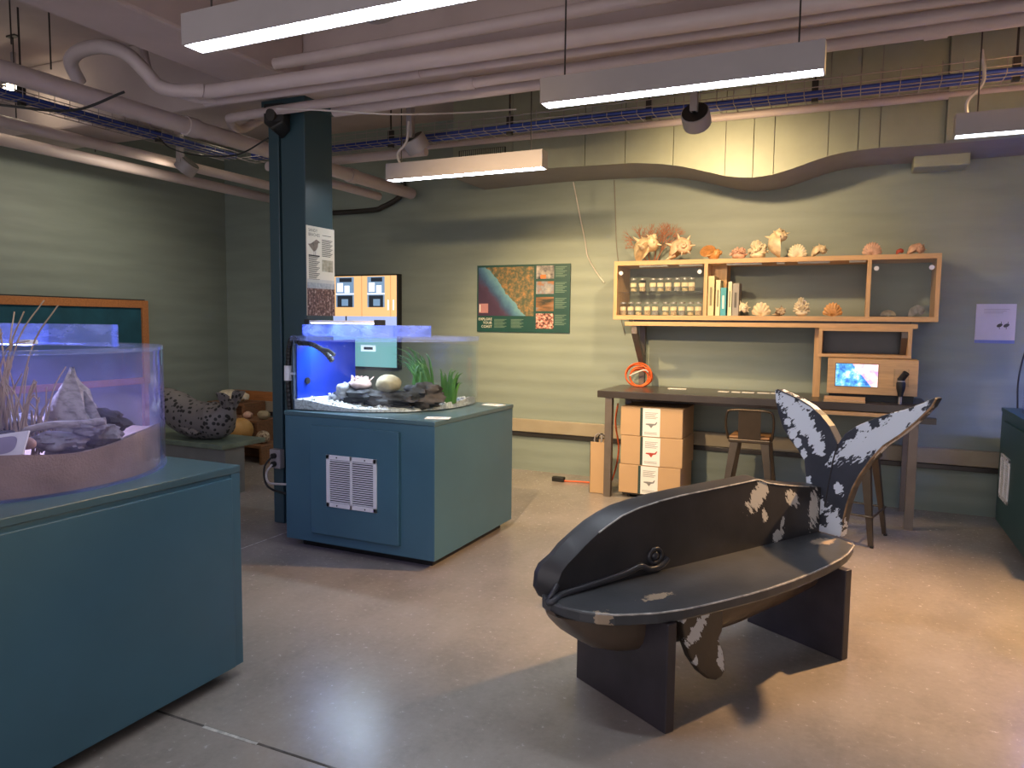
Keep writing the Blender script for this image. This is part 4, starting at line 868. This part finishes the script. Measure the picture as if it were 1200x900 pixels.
def coral(label, loc, size, mat, n=46, seed=1, h=.8):
    t = thing('coral_piece', label, 'coral', loc); rd = random.Random(seed); p = Vector(loc); r = size/2
    MB().blob(p+Vector((0,0,r*.35)), (r*.7,r*.55,r*.35), 12, 8, .12, seed).build('base', mat, t, smooth=60)
    m = MB()
    for i in range(n):
        f = rd.uniform(0,2*PI); e_ = rd.uniform(.15,1.5); d = Vector((math.cos(f)*math.sin(e_), math.sin(f)*math.sin(e_), math.cos(e_)))
        L = r*h*rd.uniform(.7,1.15); q0 = p+Vector((0,0,r*.4)); q1 = q0+Vector((d.x*r*.95,d.y*r*.7,d.z*L*1.2)); mid = q0.lerp(q1,.6)+Vector((rd.uniform(-.1,.1)*r,0,.1*r))
        m.tube([q0,mid,q1], [r*.14,r*.13,r*.09], 6)
    tag(m.build('branches', mat, t, smooth=60), kind='stuff'); return t
def scallop(label, loc, size, mat, tilt=-70, seed=0, ribs=11, name='scallop_shell'):
    m = MB(); rows = []; nr, na = 7, 44
    for j in range(nr+1):
        u = j/nr; row = []
        for i in range(na+1):
            a = math.radians(-92+184*i/na); rr = u*(1+.05*math.cos(ribs*2*a)*u); zst = 1.5; hgt = .34*math.sin(PI*min(1,u*1.0))**.8*(1-.4*u)+.025*math.cos(ribs*2*a)*u
            row.append((math.sin(a)*rr, hgt, math.cos(a*.9)*rr*zst))
        rows.append(row)
    top = [p for r in rows for p in r]; W_ = na+1; fs = [(j*W_+i, j*W_+i+1, (j+1)*W_+i+1, (j+1)*W_+i) for j in range(nr) for i in range(na)]
    m.add(top, fs); m.add([(x, y*.6-.05, z) for x,y,z in top], [tuple(reversed(f)) for f in fs])
    m.xf(Matrix.Rotation(math.radians(180),4,'Z') @ Matrix.Rotation(math.radians(tilt+80),4,'X'))
    zmin = min(v.z for v in m.v); s = size/2
    for i in range(len(m.v)): v = m.v[i]; m.v[i] = Vector((v.x*s+loc[0], v.y*s+loc[1], (v.z-zmin)*s+loc[2]))
    return tag(m.build(name, mat, smooth=60), label, 'shell')
ZT = 2.061
D = math.radians
spiral_shell('conch_shell', 'spiny cream conch shell under the sea fan on top of the shelf', (-1.70,6.52,ZT), .25, 'shellc', 10, (D(25),D(18),D(40)), spike_len=.6)
spiral_shell('conch_shell', 'largest spiny pinkish conch standing on top of the shelf', (-1.40,6.52,ZT), .26, pm('peach_shell',(.62,.42,.27),.45,var=.25,scale=22), 10, (D(80),0,D(12)), spike_len=.55, turns=2.6)
spiral_shell('whelk_shell', 'smooth orange whelk lying on top of the shelf', (-1.14,6.52,ZT), .18, 'shello', 0, (D(10),D(78),D(25)))
coral('pink branching coral lump on top of the shelf', (-.915,6.53,ZT), .16, 'shellp', 40, 2, .7)
coral('spiky white branching coral on top of the shelf', (-.765,6.55,ZT), .19, 'shellw', 80, 3, 1.0)
spiral_shell('conch_shell', 'broad cream conch with pink lip beside the white coral', (-.61,6.50,ZT), .20, 'shellc', 8, (D(20),D(-30),D(60)), spike_len=.5)
scallop('rounded white scallop leaning next to the broad conch', (-.45,6.52,ZT), .145, 'shellw', -85, 4)
spiral_shell('murex_shell', 'small knobbly orange cream shell standing alone on the shelf top', (-.28,6.52,ZT), .13, 'shellc', 12, (D(65),D(10),D(30)), spike_len=.35)
scallop('pink rounded scallop standing over the shelf divider', (.10,6.52,ZT), .14, 'shellp', -80, 5)
spiral_shell('snail_shell', 'tiny red snail shell on the shelf top', (.295,6.52,ZT), .055, pm('red_shell',(.38,.05,.03),.4,var=.3,scale=60), 0, (D(70),0,D(20)))
spiral_shell('whelk_shell', 'pinkish white whelk near the shelf end', (.41,6.52,ZT), .135, 'shellp', 7, (D(75),D(15),D(20)), spike_len=.3)
# sea fan
t = thing('sea_fan', 'reddish dried sea fan standing behind the spiny conch', 'sea fan', (-1.70,6.70,ZT)); rd = random.Random(4)
MT['fan'] = pm('sea_fan_red', (.34,.14,.08), .8, var=.3, scale=20)
def branch(m, p, d, L, r, lev):
    q = p+d*L; m.tube([p, p.lerp(q,.5)+Vector((rd.uniform(-.006,.006),rd.uniform(-.004,.004),0)), q], [r, r*.85, r*.6], 5)
    if lev:
        for a in (-1,1,0):
            if a == 0 and rd.random() < .5: continue
            an = math.radians(a*rd.uniform(14,30)); dd = Vector((d.x*math.cos(an)+d.z*math.sin(an), d.y+rd.uniform(-.06,.06), -d.x*math.sin(an)+d.z*math.cos(an))).normalized()
            branch(m, q, dd, L*rd.uniform(.62,.9), r*.7, lev-1)
for a in (-32,-12,10,26):
    m = MB(); an = math.radians(a); branch(m, Vector((-1.70+a*.0012,6.70,ZT)), Vector((math.sin(an),0,math.cos(an))), .11, .0075, 4); m.build('frond', 'fan', t, smooth=60)
MB().blob((-1.70,6.70,ZT+.012), (.05,.035,.014), 12, 6).build('foot', 'fan', t, smooth=60)
# shells in the open bay
ZB = 1.584
spiral_shell('conch_shell', 'spiny cream conch beside the books in the open shelf bay', (-.865,6.50,ZB), .14, 'shellw', 10, (D(75),0,D(25)))
scallop('fan shaped cream shell with pointed top in the open bay', (-.715,6.52,ZB), .15, 'shellc', -85, 6, 7)
spiral_shell('murex_shell', 'small brown speckled shell in the open bay', (-.575,6.52,ZB), .115, 'shelld', 10, (D(70),D(20),D(-20)))
coral('upright white lumpy coral in the open bay', (-.40,6.52,ZB), .14, 'shellw', 60, 12, 1.5)
scallop('orange ribbed scallop in the open bay', (-.165,6.52,ZB), .145, 'shello', -85, 7, 9)
scallop('dusty pale shell behind the end glass door', (.24,6.6,ZB), .11, 'shellw', -30, 8)
spiral_shell('whelk_shell', 'grey white whelk behind the end glass door', (.43,6.5,ZB), .11, 'rockg', 4, (D(80),0,D(40)))
# books
for i, (x, w, h, col, lb) in enumerate([(-1.118,.050,.335,(.62,.52,.28),'tallest cream book at the end of the shelf row'),(-1.06,.036,.30,(.66,.60,.38),'narrow pale book beside the tallest book'),(-1.015,.045,.235,(.06,.33,.40),'short turquoise book in the shelf row'),(-.962,.030,.285,(.68,.62,.42),'slim pale book between the turquoise and grey books'),(-.915,.052,.27,(.30,.27,.24),'grey brown book at the inner end of the shelf row')]):
    t = thing('book', lb, 'book', (x,6.52,ZB), 'books on the shelf')
    mt_ = pm('book_cover_%d' % i, col, .5, var=.06); y0_, y1_ = 6.44, 6.60
    MB().box(x-w/2,x-w/2+.003,y0_,y1_,ZB,ZB+h).box(x+w/2-.003,x+w/2,y0_,y1_,ZB,ZB+h).box(x-w/2,x+w/2,y0_-.003,y0_,ZB,ZB+h).build('cover', mt_, t)
    MB().box(x-w/2+.003,x+w/2-.003,y0_,y1_-.005,ZB+.003,ZB+h-.004).build('pages', 'paper', t)
    m = MB(); m.box(x-w*.18,x+w*.18,y0_-.0036,y0_-.003,ZB+h*.25,ZB+h*.72); m.build('spine_title', pm('spine_ink_%d' % i, sc(col,.35) if i != 2 else (.7,.72,.7), .6), t)
# jars
MT['jarfill'] = [pm('jar_fill_sand',(.45,.36,.22),.9,var=.4,scale=60), pm('jar_fill_shells',(.40,.30,.20),.9,var=.6,scale=80), pm('jar_fill_grey',(.25,.24,.24),.9,var=.5,scale=80)]
MT['jarlabel'] = pm('jar_label', (.70,.58,.38), .7, var=.08, scale=40)
MT['jarlid'] = pm('jar_lid', (.40,.38,.36), .35, metal=.5)
def px_x(px): return -1.70+(px-757)*.00752
def jar(x, z, i, lb):
    t = thing('specimen_jar', lb, 'jar', (x,6.50,z), 'specimen jars behind the glass door'); c = (x,6.50,z)
    MB().lathe([(.0,.001),(.029,.001),(.031,.006),(.031,.088),(.024,.097),(.024,.104)], c, 14).build('glass', 'glass', t, smooth=40)
    MB().lathe([(.0,.103),(.026,.103),(.026,.117),(.0,.118)], c, 14).build('lid', 'jarlid', t, smooth=40)
    MB().lathe([(.0,.004),(.0275,.004),(.0275,.030+.012*(i % 3)),(.0,.034+.012*(i % 3))], c, 12).build('contents', MT['jarfill'][i % 3], t, smooth=40)
    m = MB(); n = 6; vs = []
    for k in range(n+1):
        a = math.radians(-90-58+116*k/n); vs += [(x+.0318*math.cos(a), 6.50+.0318*math.sin(a), z+.042), (x+.0318*math.cos(a), 6.50+.0318*math.sin(a), z+.076)]
    m.add(vs, [(2*k,2*k+2,2*k+3,2*k+1) for k in range(n)]); m.build('label', 'jarlabel', t)
up_ = [742.5,753.2,766,774.8,784,794.4,803.2,811]; lo_ = [730.5,739.8,749.2,760,769.3,781.5,791,800.5,810.5,819.4]
for i, p_ in enumerate(up_): jar(px_x(p_), 1.793, i, 'small labelled glass specimen jar on the upper glass shelf')
for i, p_ in enumerate(lo_): jar(px_x(p_), 1.584, i+1, 'small labelled glass specimen jar on the bottom board of the glazed bay')
t = thing('glass_bowl', 'upturned clear glass bowl behind the jars on the upper glass shelf', 'bowl', (-1.76,6.66,1.793))
MB().lathe([(.06,.0),(.062,.08),(.05,.14),(.02,.17),(.0,.172)], (-1.80,6.66,1.793), 18).build('bowl', 'glass', t, smooth=50)
# cards on table
for i, (x, y, w, r) in enumerate([(-1.42,6.62,.16,8),(-1.00,6.55,.09,-5),(-.90,6.56,.07,3),(-.80,6.58,.10,-2),(-.68,6.60,.10,4),(-.56,6.62,.12,-6)]):
    m = MB().box(-w/2,w/2,-.035,.035,0,.004); m.xf(Matrix.Translation((x,y,.9285)) @ Matrix.Rotation(math.radians(r),4,'Z'))
    tag(m.build('paper_slip', 'paper'), 'wide white paper slip beside the coiled orange cord' if i == 0 else 'white paper slip in the row lying behind the stool', 'paper', 'paper slips on the work table')
# orange cord coil on the post
t = thing('extension_cord', 'orange extension cord coiled around the shelf post on the work table', 'cord', (-1.78,6.68,.93))
for k in range(5):
    r = .075+.008*k; c = Vector((-1.79+.012*(k % 3),6.68-.012*k,.935+r))
    MB().tube([c+Vector((math.cos(a)*r*1.15, math.sin(a*2+k)*.015, math.sin(a)*r)) for a in [2*PI*j/24 for j in range(24)]], .0075, 6, closed=True).build('loop', 'orangecord', t, smooth=60)
MB().tube(cr([(-1.86,6.62,1.03),(-1.80,6.60,1.06),(-1.72,6.60,1.09),(-1.69,6.62,1.07)],5), .007, 6).build('tie', 'cord', t, smooth=60)
t = thing('floor_cord', 'orange cord with black plug on the floor by the cardboard boxes', 'cord', (-2.4,6.6,0))
MB().tube(cr([(-1.93,6.5,.78),(-1.95,6.5,.6),(-1.92,6.52,.35),(-1.96,6.5,.1),(-2.02,6.45,.012),(-2.2,6.55,.010),(-2.45,6.50,.010)],8), .008, 6).build('cord', 'orangecord', t, smooth=60)
MB().box(-2.56,-2.44,6.47,6.53,0,.045).build('plug', 'black', t, bevel=.008)

# cardboard boxes
MT['flapdark'] = pm('box_stripe_dark', (.02,.05,.045), .6)
t = thing('box_dolly', 'low black dolly under the stacked cardboard boxes', 'dolly', (-1.53,6.38,0))
MB().box(-1.78,-1.28,6.17,6.62,.03,.045).build('deck', 'black', t)
for x in (-1.73,-1.33):
    for y in (6.22,6.57): MB().cyl((x-.012,y,.016),(x+.012,y,.016), .016, n=12).build('wheel', 'darkmetal', t)
for i, (z, lb) in enumerate([(.0455,'bottom cardboard box of the stack under the work table'),(.2965,'middle cardboard box of the stack under the work table'),(.5475,'top cardboard box of the stack under the work table')]):
    t = thing('cardboard_box', lb, 'box', (-1.53,6.38,z), 'stacked cardboard boxes'); h = .249; dx = (-.006,.006,.0)[i]
    MB().box(-1.80+dx,-1.265+dx,6.15,6.62,z,z+h).build('carton', 'card', t, bevel=.006)
    MB().box(-1.80+dx,-1.265+dx,6.149,6.15,z+.119,z+.1205).build('seam', 'brownwood', t) if False else None
    MB().box(-1.605+dx,-1.455+dx,6.148,6.15,z+.003,z+h-.003).build('label_strip', 'paper', t)
    MB().box(-1.628+dx,-1.605+dx,6.148,6.15,z+.003,z+h-.003).build('dark_stripe', 'flapdark', t)
    m = MB()
    for k in range(5): RQ(m,0,-1.585+dx,-1.475+dx-.012*(k % 3),z+.205-k*.012,z+.209-k*.012,6.1475)
    for k in range(2): RQ(m,0,-1.59+dx,-1.48+dx,z+.035-k*.012,z+.039-k*.012,6.1475)
    fig = [(-1.58,.105),(-1.55,.098),(-1.53,.075),(-1.515,.098),(-1.49,.105),(-1.478,.128),(-1.485,.132),(-1.50,.115),(-1.54,.115),(-1.575,.113)]
    m.mat(1 if i == 1 else 0).add([(x+dx,6.1475,z+zz) for x,zz in fig], [tuple(range(len(fig)))])
    m.build('label_print', [pm('print_grey',(.22,.22,.22),.7), pm('print_red',(.45,.05,.03),.7)], t)
# carton leaning beside table leg
t = thing('magazine_carton', 'narrow open cardboard carton with coiled wires beside the table leg', 'carton', (-2.02,6.27,0))
for a in ((-2.085,-1.95,6.19,6.194),(-2.085,-1.95,6.386,6.39),(-1.954,-1.95,6.19,6.39)): MB().box(a[0],a[1],a[2],a[3],0,.46).build('panel', 'card', t)
MB().box(-2.085,-2.081,6.19,6.39,0,.46).build('printed_side', rampnoise('grey_print',[(.4,(.10,.10,.10)),(.6,(.36,.35,.36))],6), t); MB().box(-2.085,-1.95,6.19,6.39,0,.004).build('base', 'card', t)
for k in range(3):
    c = Vector((-2.04+.03*k,6.28,.47)); MB().tube([c+Vector((math.cos(a)*.035, math.sin(a)*.012, math.sin(a)*.05)) for a in [2*PI*j/16 for j in range(16)]], .007, 6, closed=True).build('wire_coil', 'alu' if k != 1 else 'black', t, smooth=60)
MB().box(-2.06,-1.97,6.2,6.38,.004,.43).build('contents', 'darkmetal', t)

# stools
def stool(label, loc, rot, back=True):
    t = thing('metal_stool', label, 'stool', loc, 'gunmetal stools at the work table', rot)
    MB().box(-.155,.155,-.155,.155,.605,.628).build('seat', wood('stool_seat',(.30,.15,.06),.6), t, bevel=.012, world=False)
    MB().box(-.16,.16,-.16,.16,.575,.605).build('seat_frame', 'gunmetal', t, bevel=.008, world=False)
    for sx in (-1,1):
        for sy in (-1,1):
            a = .145; b = .205
            def rr(c, w, z): return [(c[0]-w*sx,c[1],z),(c[0],c[1],z),(c[0],c[1]-w*sy,z),(c[0]-.006*sx,c[1]-w*sy,z),(c[0]-.006*sx,c[1]-.006*sy,z),(c[0]-w*sx,c[1]-.006*sy,z)]
            MB().loft([rr((sx*b,sy*b),.030,0.008),rr((sx*a,sy*a),.062,.59)]).build('leg', 'gunmetal', t, world=False)
            MB().box(sx*b-.018*(sx>0)-.004*(sx<0),sx*b+.004*(sx>0)+.018*(sx<0),sy*b-.018*(sy>0)-.004*(sy<0),sy*b+.004*(sy>0)+.018*(sy<0),0,.014).build('foot_cap', 'black', t, world=False)
    z = .21; w = .19
    for p_, q_ in (((-w,-w),(w,-w)),((w,-w),(w,w)),((w,w),(-w,w)),((-w,w),(-w,-w))): MB().cyl((p_[0],p_[1],z),(q_[0],q_[1],z), .008, n=8).build('stretcher', 'gunmetal', t, world=False)
    if back:
        MB().tube(cr([(-.165,-.13,.60),(-.18,-.16,.70),(-.175,-.175,.80),(-.14,-.182,.835),(0,-.185,.84),(.14,-.182,.835),(.175,-.175,.80),(.18,-.16,.70),(.165,-.13,.60)],6), .0095, 8).build('back_rail', 'gunmetal', t, smooth=60, world=False)
        MB().loft([[(-.085,-.158,.60),(.085,-.158,.60),(.085,-.152,.60),(-.085,-.152,.60)],[(-.085,-.186,.835),(.085,-.186,.835),(.085,-.180,.835),(-.085,-.180,.835)]]).build('back_plate', 'gunmetal', t, world=False)
    return t
stool('gunmetal stool with back plate pushed up to the work table', (-.715,6.185,0), 0)
stool('gunmetal stool in front of the kiosk behind the whale tail', (.03,5.74,0), math.radians(-14), False)

# ================================================================== LEFT BACK CORNER
t = thing('framed_board', 'teal felt board in an orange wood frame at the left wall', 'board', (-7.0,4.2,1.0))
MB().box(-7.03,-7.005,2.5,5.62,.85,1.66).build('felt', pm('teal_felt',(.010,.075,.115),.9,var=.2,scale=5), t)
for a in ((2.44,5.585,1.62,1.70),(2.44,5.585,.80,.87),(5.585,5.66,.80,1.70)): MB().box(-7.05,-6.98,a[0],a[1],a[2],a[3]).build('frame_rail', 'orangewood', t, bevel=.004)
MB().box(-7.05,-6.985,2.44,5.62,1.70,1.712).build('top_strip', 'black', t)
MB().box(-7.04,-7.0,2.6,2.66,0,.8).build('leg', 'orangewood', t); MB().box(-7.04,-7.0,5.59,5.65,0,.8).build('leg', 'orangewood', t)
MT['platform'] = pm('platform_grey', (.15,.155,.15), .5, var=.1)
t = thing('low_platform', 'low grey platform with greenish top carrying the spotted seal', 'platform', (-5.5,4.8,0))
MB().box(-6.6,-4.775,4.545,5.05,.41,.45).build('top', pm('platform_top',(.13,.17,.13),.4,var=.25,scale=8), t, bevel=.004)
MB().box(-6.5,-4.86,4.62,4.84,0,.41).build('body', 'platform', t, bevel=.004)
MB().box(-4.86,-4.80,4.60,4.82,0,.41).build('end_panel', 'platform', t)
# seal
MT['seal'] = spots('seal_spotted_fur', (.16,.145,.15), (.008,.008,.009), 23, .34)
sl = thing('seal_figure', 'spotted grey seal figure curled up on the low platform', 'seal', (-5.2,4.75,.45))
path = cr([(-5.80,4.78,.84),(-5.66,4.78,.76),(-5.50,4.78,.66),(-5.32,4.78,.61),(-5.14,4.78,.605),(-5.02,4.78,.65),(-4.94,4.78,.74),(-4.90,4.78,.80)],6)
rads = [.05+.09*min(1,i/9)+.03*math.sin(PI*i/len(path)) if i < 30 else .15-.011*(i-29) for i in range(len(path))]
m = MB(); m.tube(path, [max(.03,r) for r in rads], 18); 
for i in range(len(m.v)): m.v[i].z = max(m.v[i].z, .451)
m.build('body', 'seal', sl, smooth=60)
for s_, d_ in ((-1,.0),(1,.02)):
    m = MB(); m.loft([[(-4.93,4.76+s_*.03,.74),(-4.88,4.76+s_*.03,.73),(-4.88,4.76+s_*.06,.73),(-4.93,4.76+s_*.06,.74)],[(-4.93,4.76+s_*.06,.85+d_),(-4.83,4.76+s_*.06,.85+d_),(-4.83,4.76+s_*.12,.86+d_),(-4.93,4.76+s_*.12,.86+d_)],[(-4.94,4.76+s_*.10,.885),(-4.85,4.76+s_*.10,.88),(-4.85,4.76+s_*.12,.88),(-4.94,4.76+s_*.12,.885)]])
    m.build('hind_flipper', 'seal', sl, bevel=.012)
m = MB(); m.loft([[(-5.35,4.63,.56),(-5.20,4.63,.56),(-5.20,4.60,.56),(-5.35,4.60,.56)],[(-5.18,4.60,.50),(-5.06,4.60,.53),(-5.06,4.58,.53),(-5.18,4.58,.50)]]); m.build('fore_flipper', 'seal', sl, bevel=.01)
# stepped wood display behind
t = thing('stepped_stand', 'stepped brown wood stand with natural finds in the back corner', 'stand', (-6.4,6.4,0))
for (x0,x1,ya,yb,z) in ((-7.0,-6.42,6.45,6.80,.53),(-7.0,-5.90,6.12,6.45,.40),(-7.0,-5.54,5.80,6.12,.20)):
    MB().box(x0,x1,ya,yb,z-.03,z).build('step_board', 'brownwood', t, bevel=.004)
    for x in (x0,x1-.03): MB().box(x,x+.03,ya,yb,0,z-.03).build('side_board', 'brownwood', t)
    MB().box(x0+.03,x1-.03,yb-.03,yb-.01,0,z-.03).build('riser', 'brownwood', t)
o = MB().box(-7.05,-6.30,6.82,6.86,.53,.64).build('back_plank', 'orangewood'); tag(o, 'orange wood plank leaning on the back wall above the stepped stand', 'plank')
g_ = thing('round_gourd', 'big round orange gourd on the stepped stand', 'gourd', (-5.98,5.95,.20)); 
m = MB(); c = Vector((-5.93,5.90,.33)); rings = []
for j in range(13):
    th_ = PI*j/12; rings.append([c+Vector((max(.01,math.sin(th_))*math.cos(f)*.135*(1+.03*math.cos(10*f)), max(.01,math.sin(th_))*math.sin(f)*.135*(1+.03*math.cos(10*f)), math.cos(th_)*.13)) for f in [2*PI*k/40 for k in range(40)]])
m.loft(rings); m.build('body', pm('gourd_orange',(.55,.30,.09),.5,var=.15,scale=6), g_, smooth=60)
MB().cyl(c+Vector((0,0,.12)), c+Vector((.01,0,.15)), .012, .008, 8).build('stem', 'brownwood', g_)
o = MB().blob((-5.93,6.25,.452), (.08,.06,.05), 14, 9, .1, 90).build('rock', 'rockt', smooth=60); tag(o, 'flat tan stone on the middle step of the stand', 'rock')
o = MB().blob((-6.15,6.24,.44), (.06,.05,.04), 12, 9, .1, 91).build('clam_shell', 'shellp', smooth=60); tag(o, 'pinkish shell on the middle step of the stand', 'shell')
o = MB().blob((-6.80,6.60,.60), (.14,.10,.07), 16, 10, .1, 92).build('rock', 'shellw', smooth=60); tag(o, 'large pale stone on the top step of the stand', 'rock')
spiral_shell('whelk_shell', 'pale whelk on the top step of the stand', (-6.5,6.55,.531), .14, 'shellw', 5, (D(70),0,D(40)))
o = MB().blob((-5.64,5.93,.268), (.075,.07,.07), 16, 10, .04, 93).build('speckled_shell', 'shelld', smooth=60); tag(o, 'round brown speckled shell beside the gourd', 'shell')
t = thing('log_slab', 'split brown log slab on the floor before the stepped stand', 'log', (-5.8,5.6,0))
m = MB(); rings = []; rd = random.Random(6)
for i in range(9):
    x = -6.3+i*.075; rings.append([(x, 5.62+.12*math.cos(2*PI*k/10)*(1+rd.uniform(-.15,.15)), max(0,.075+.075*math.sin(2*PI*k/10)*(1+rd.uniform(-.2,.2)))) for k in range(10)])
m.loft(rings); m.build('log', 'brownwood', t, smooth=40)
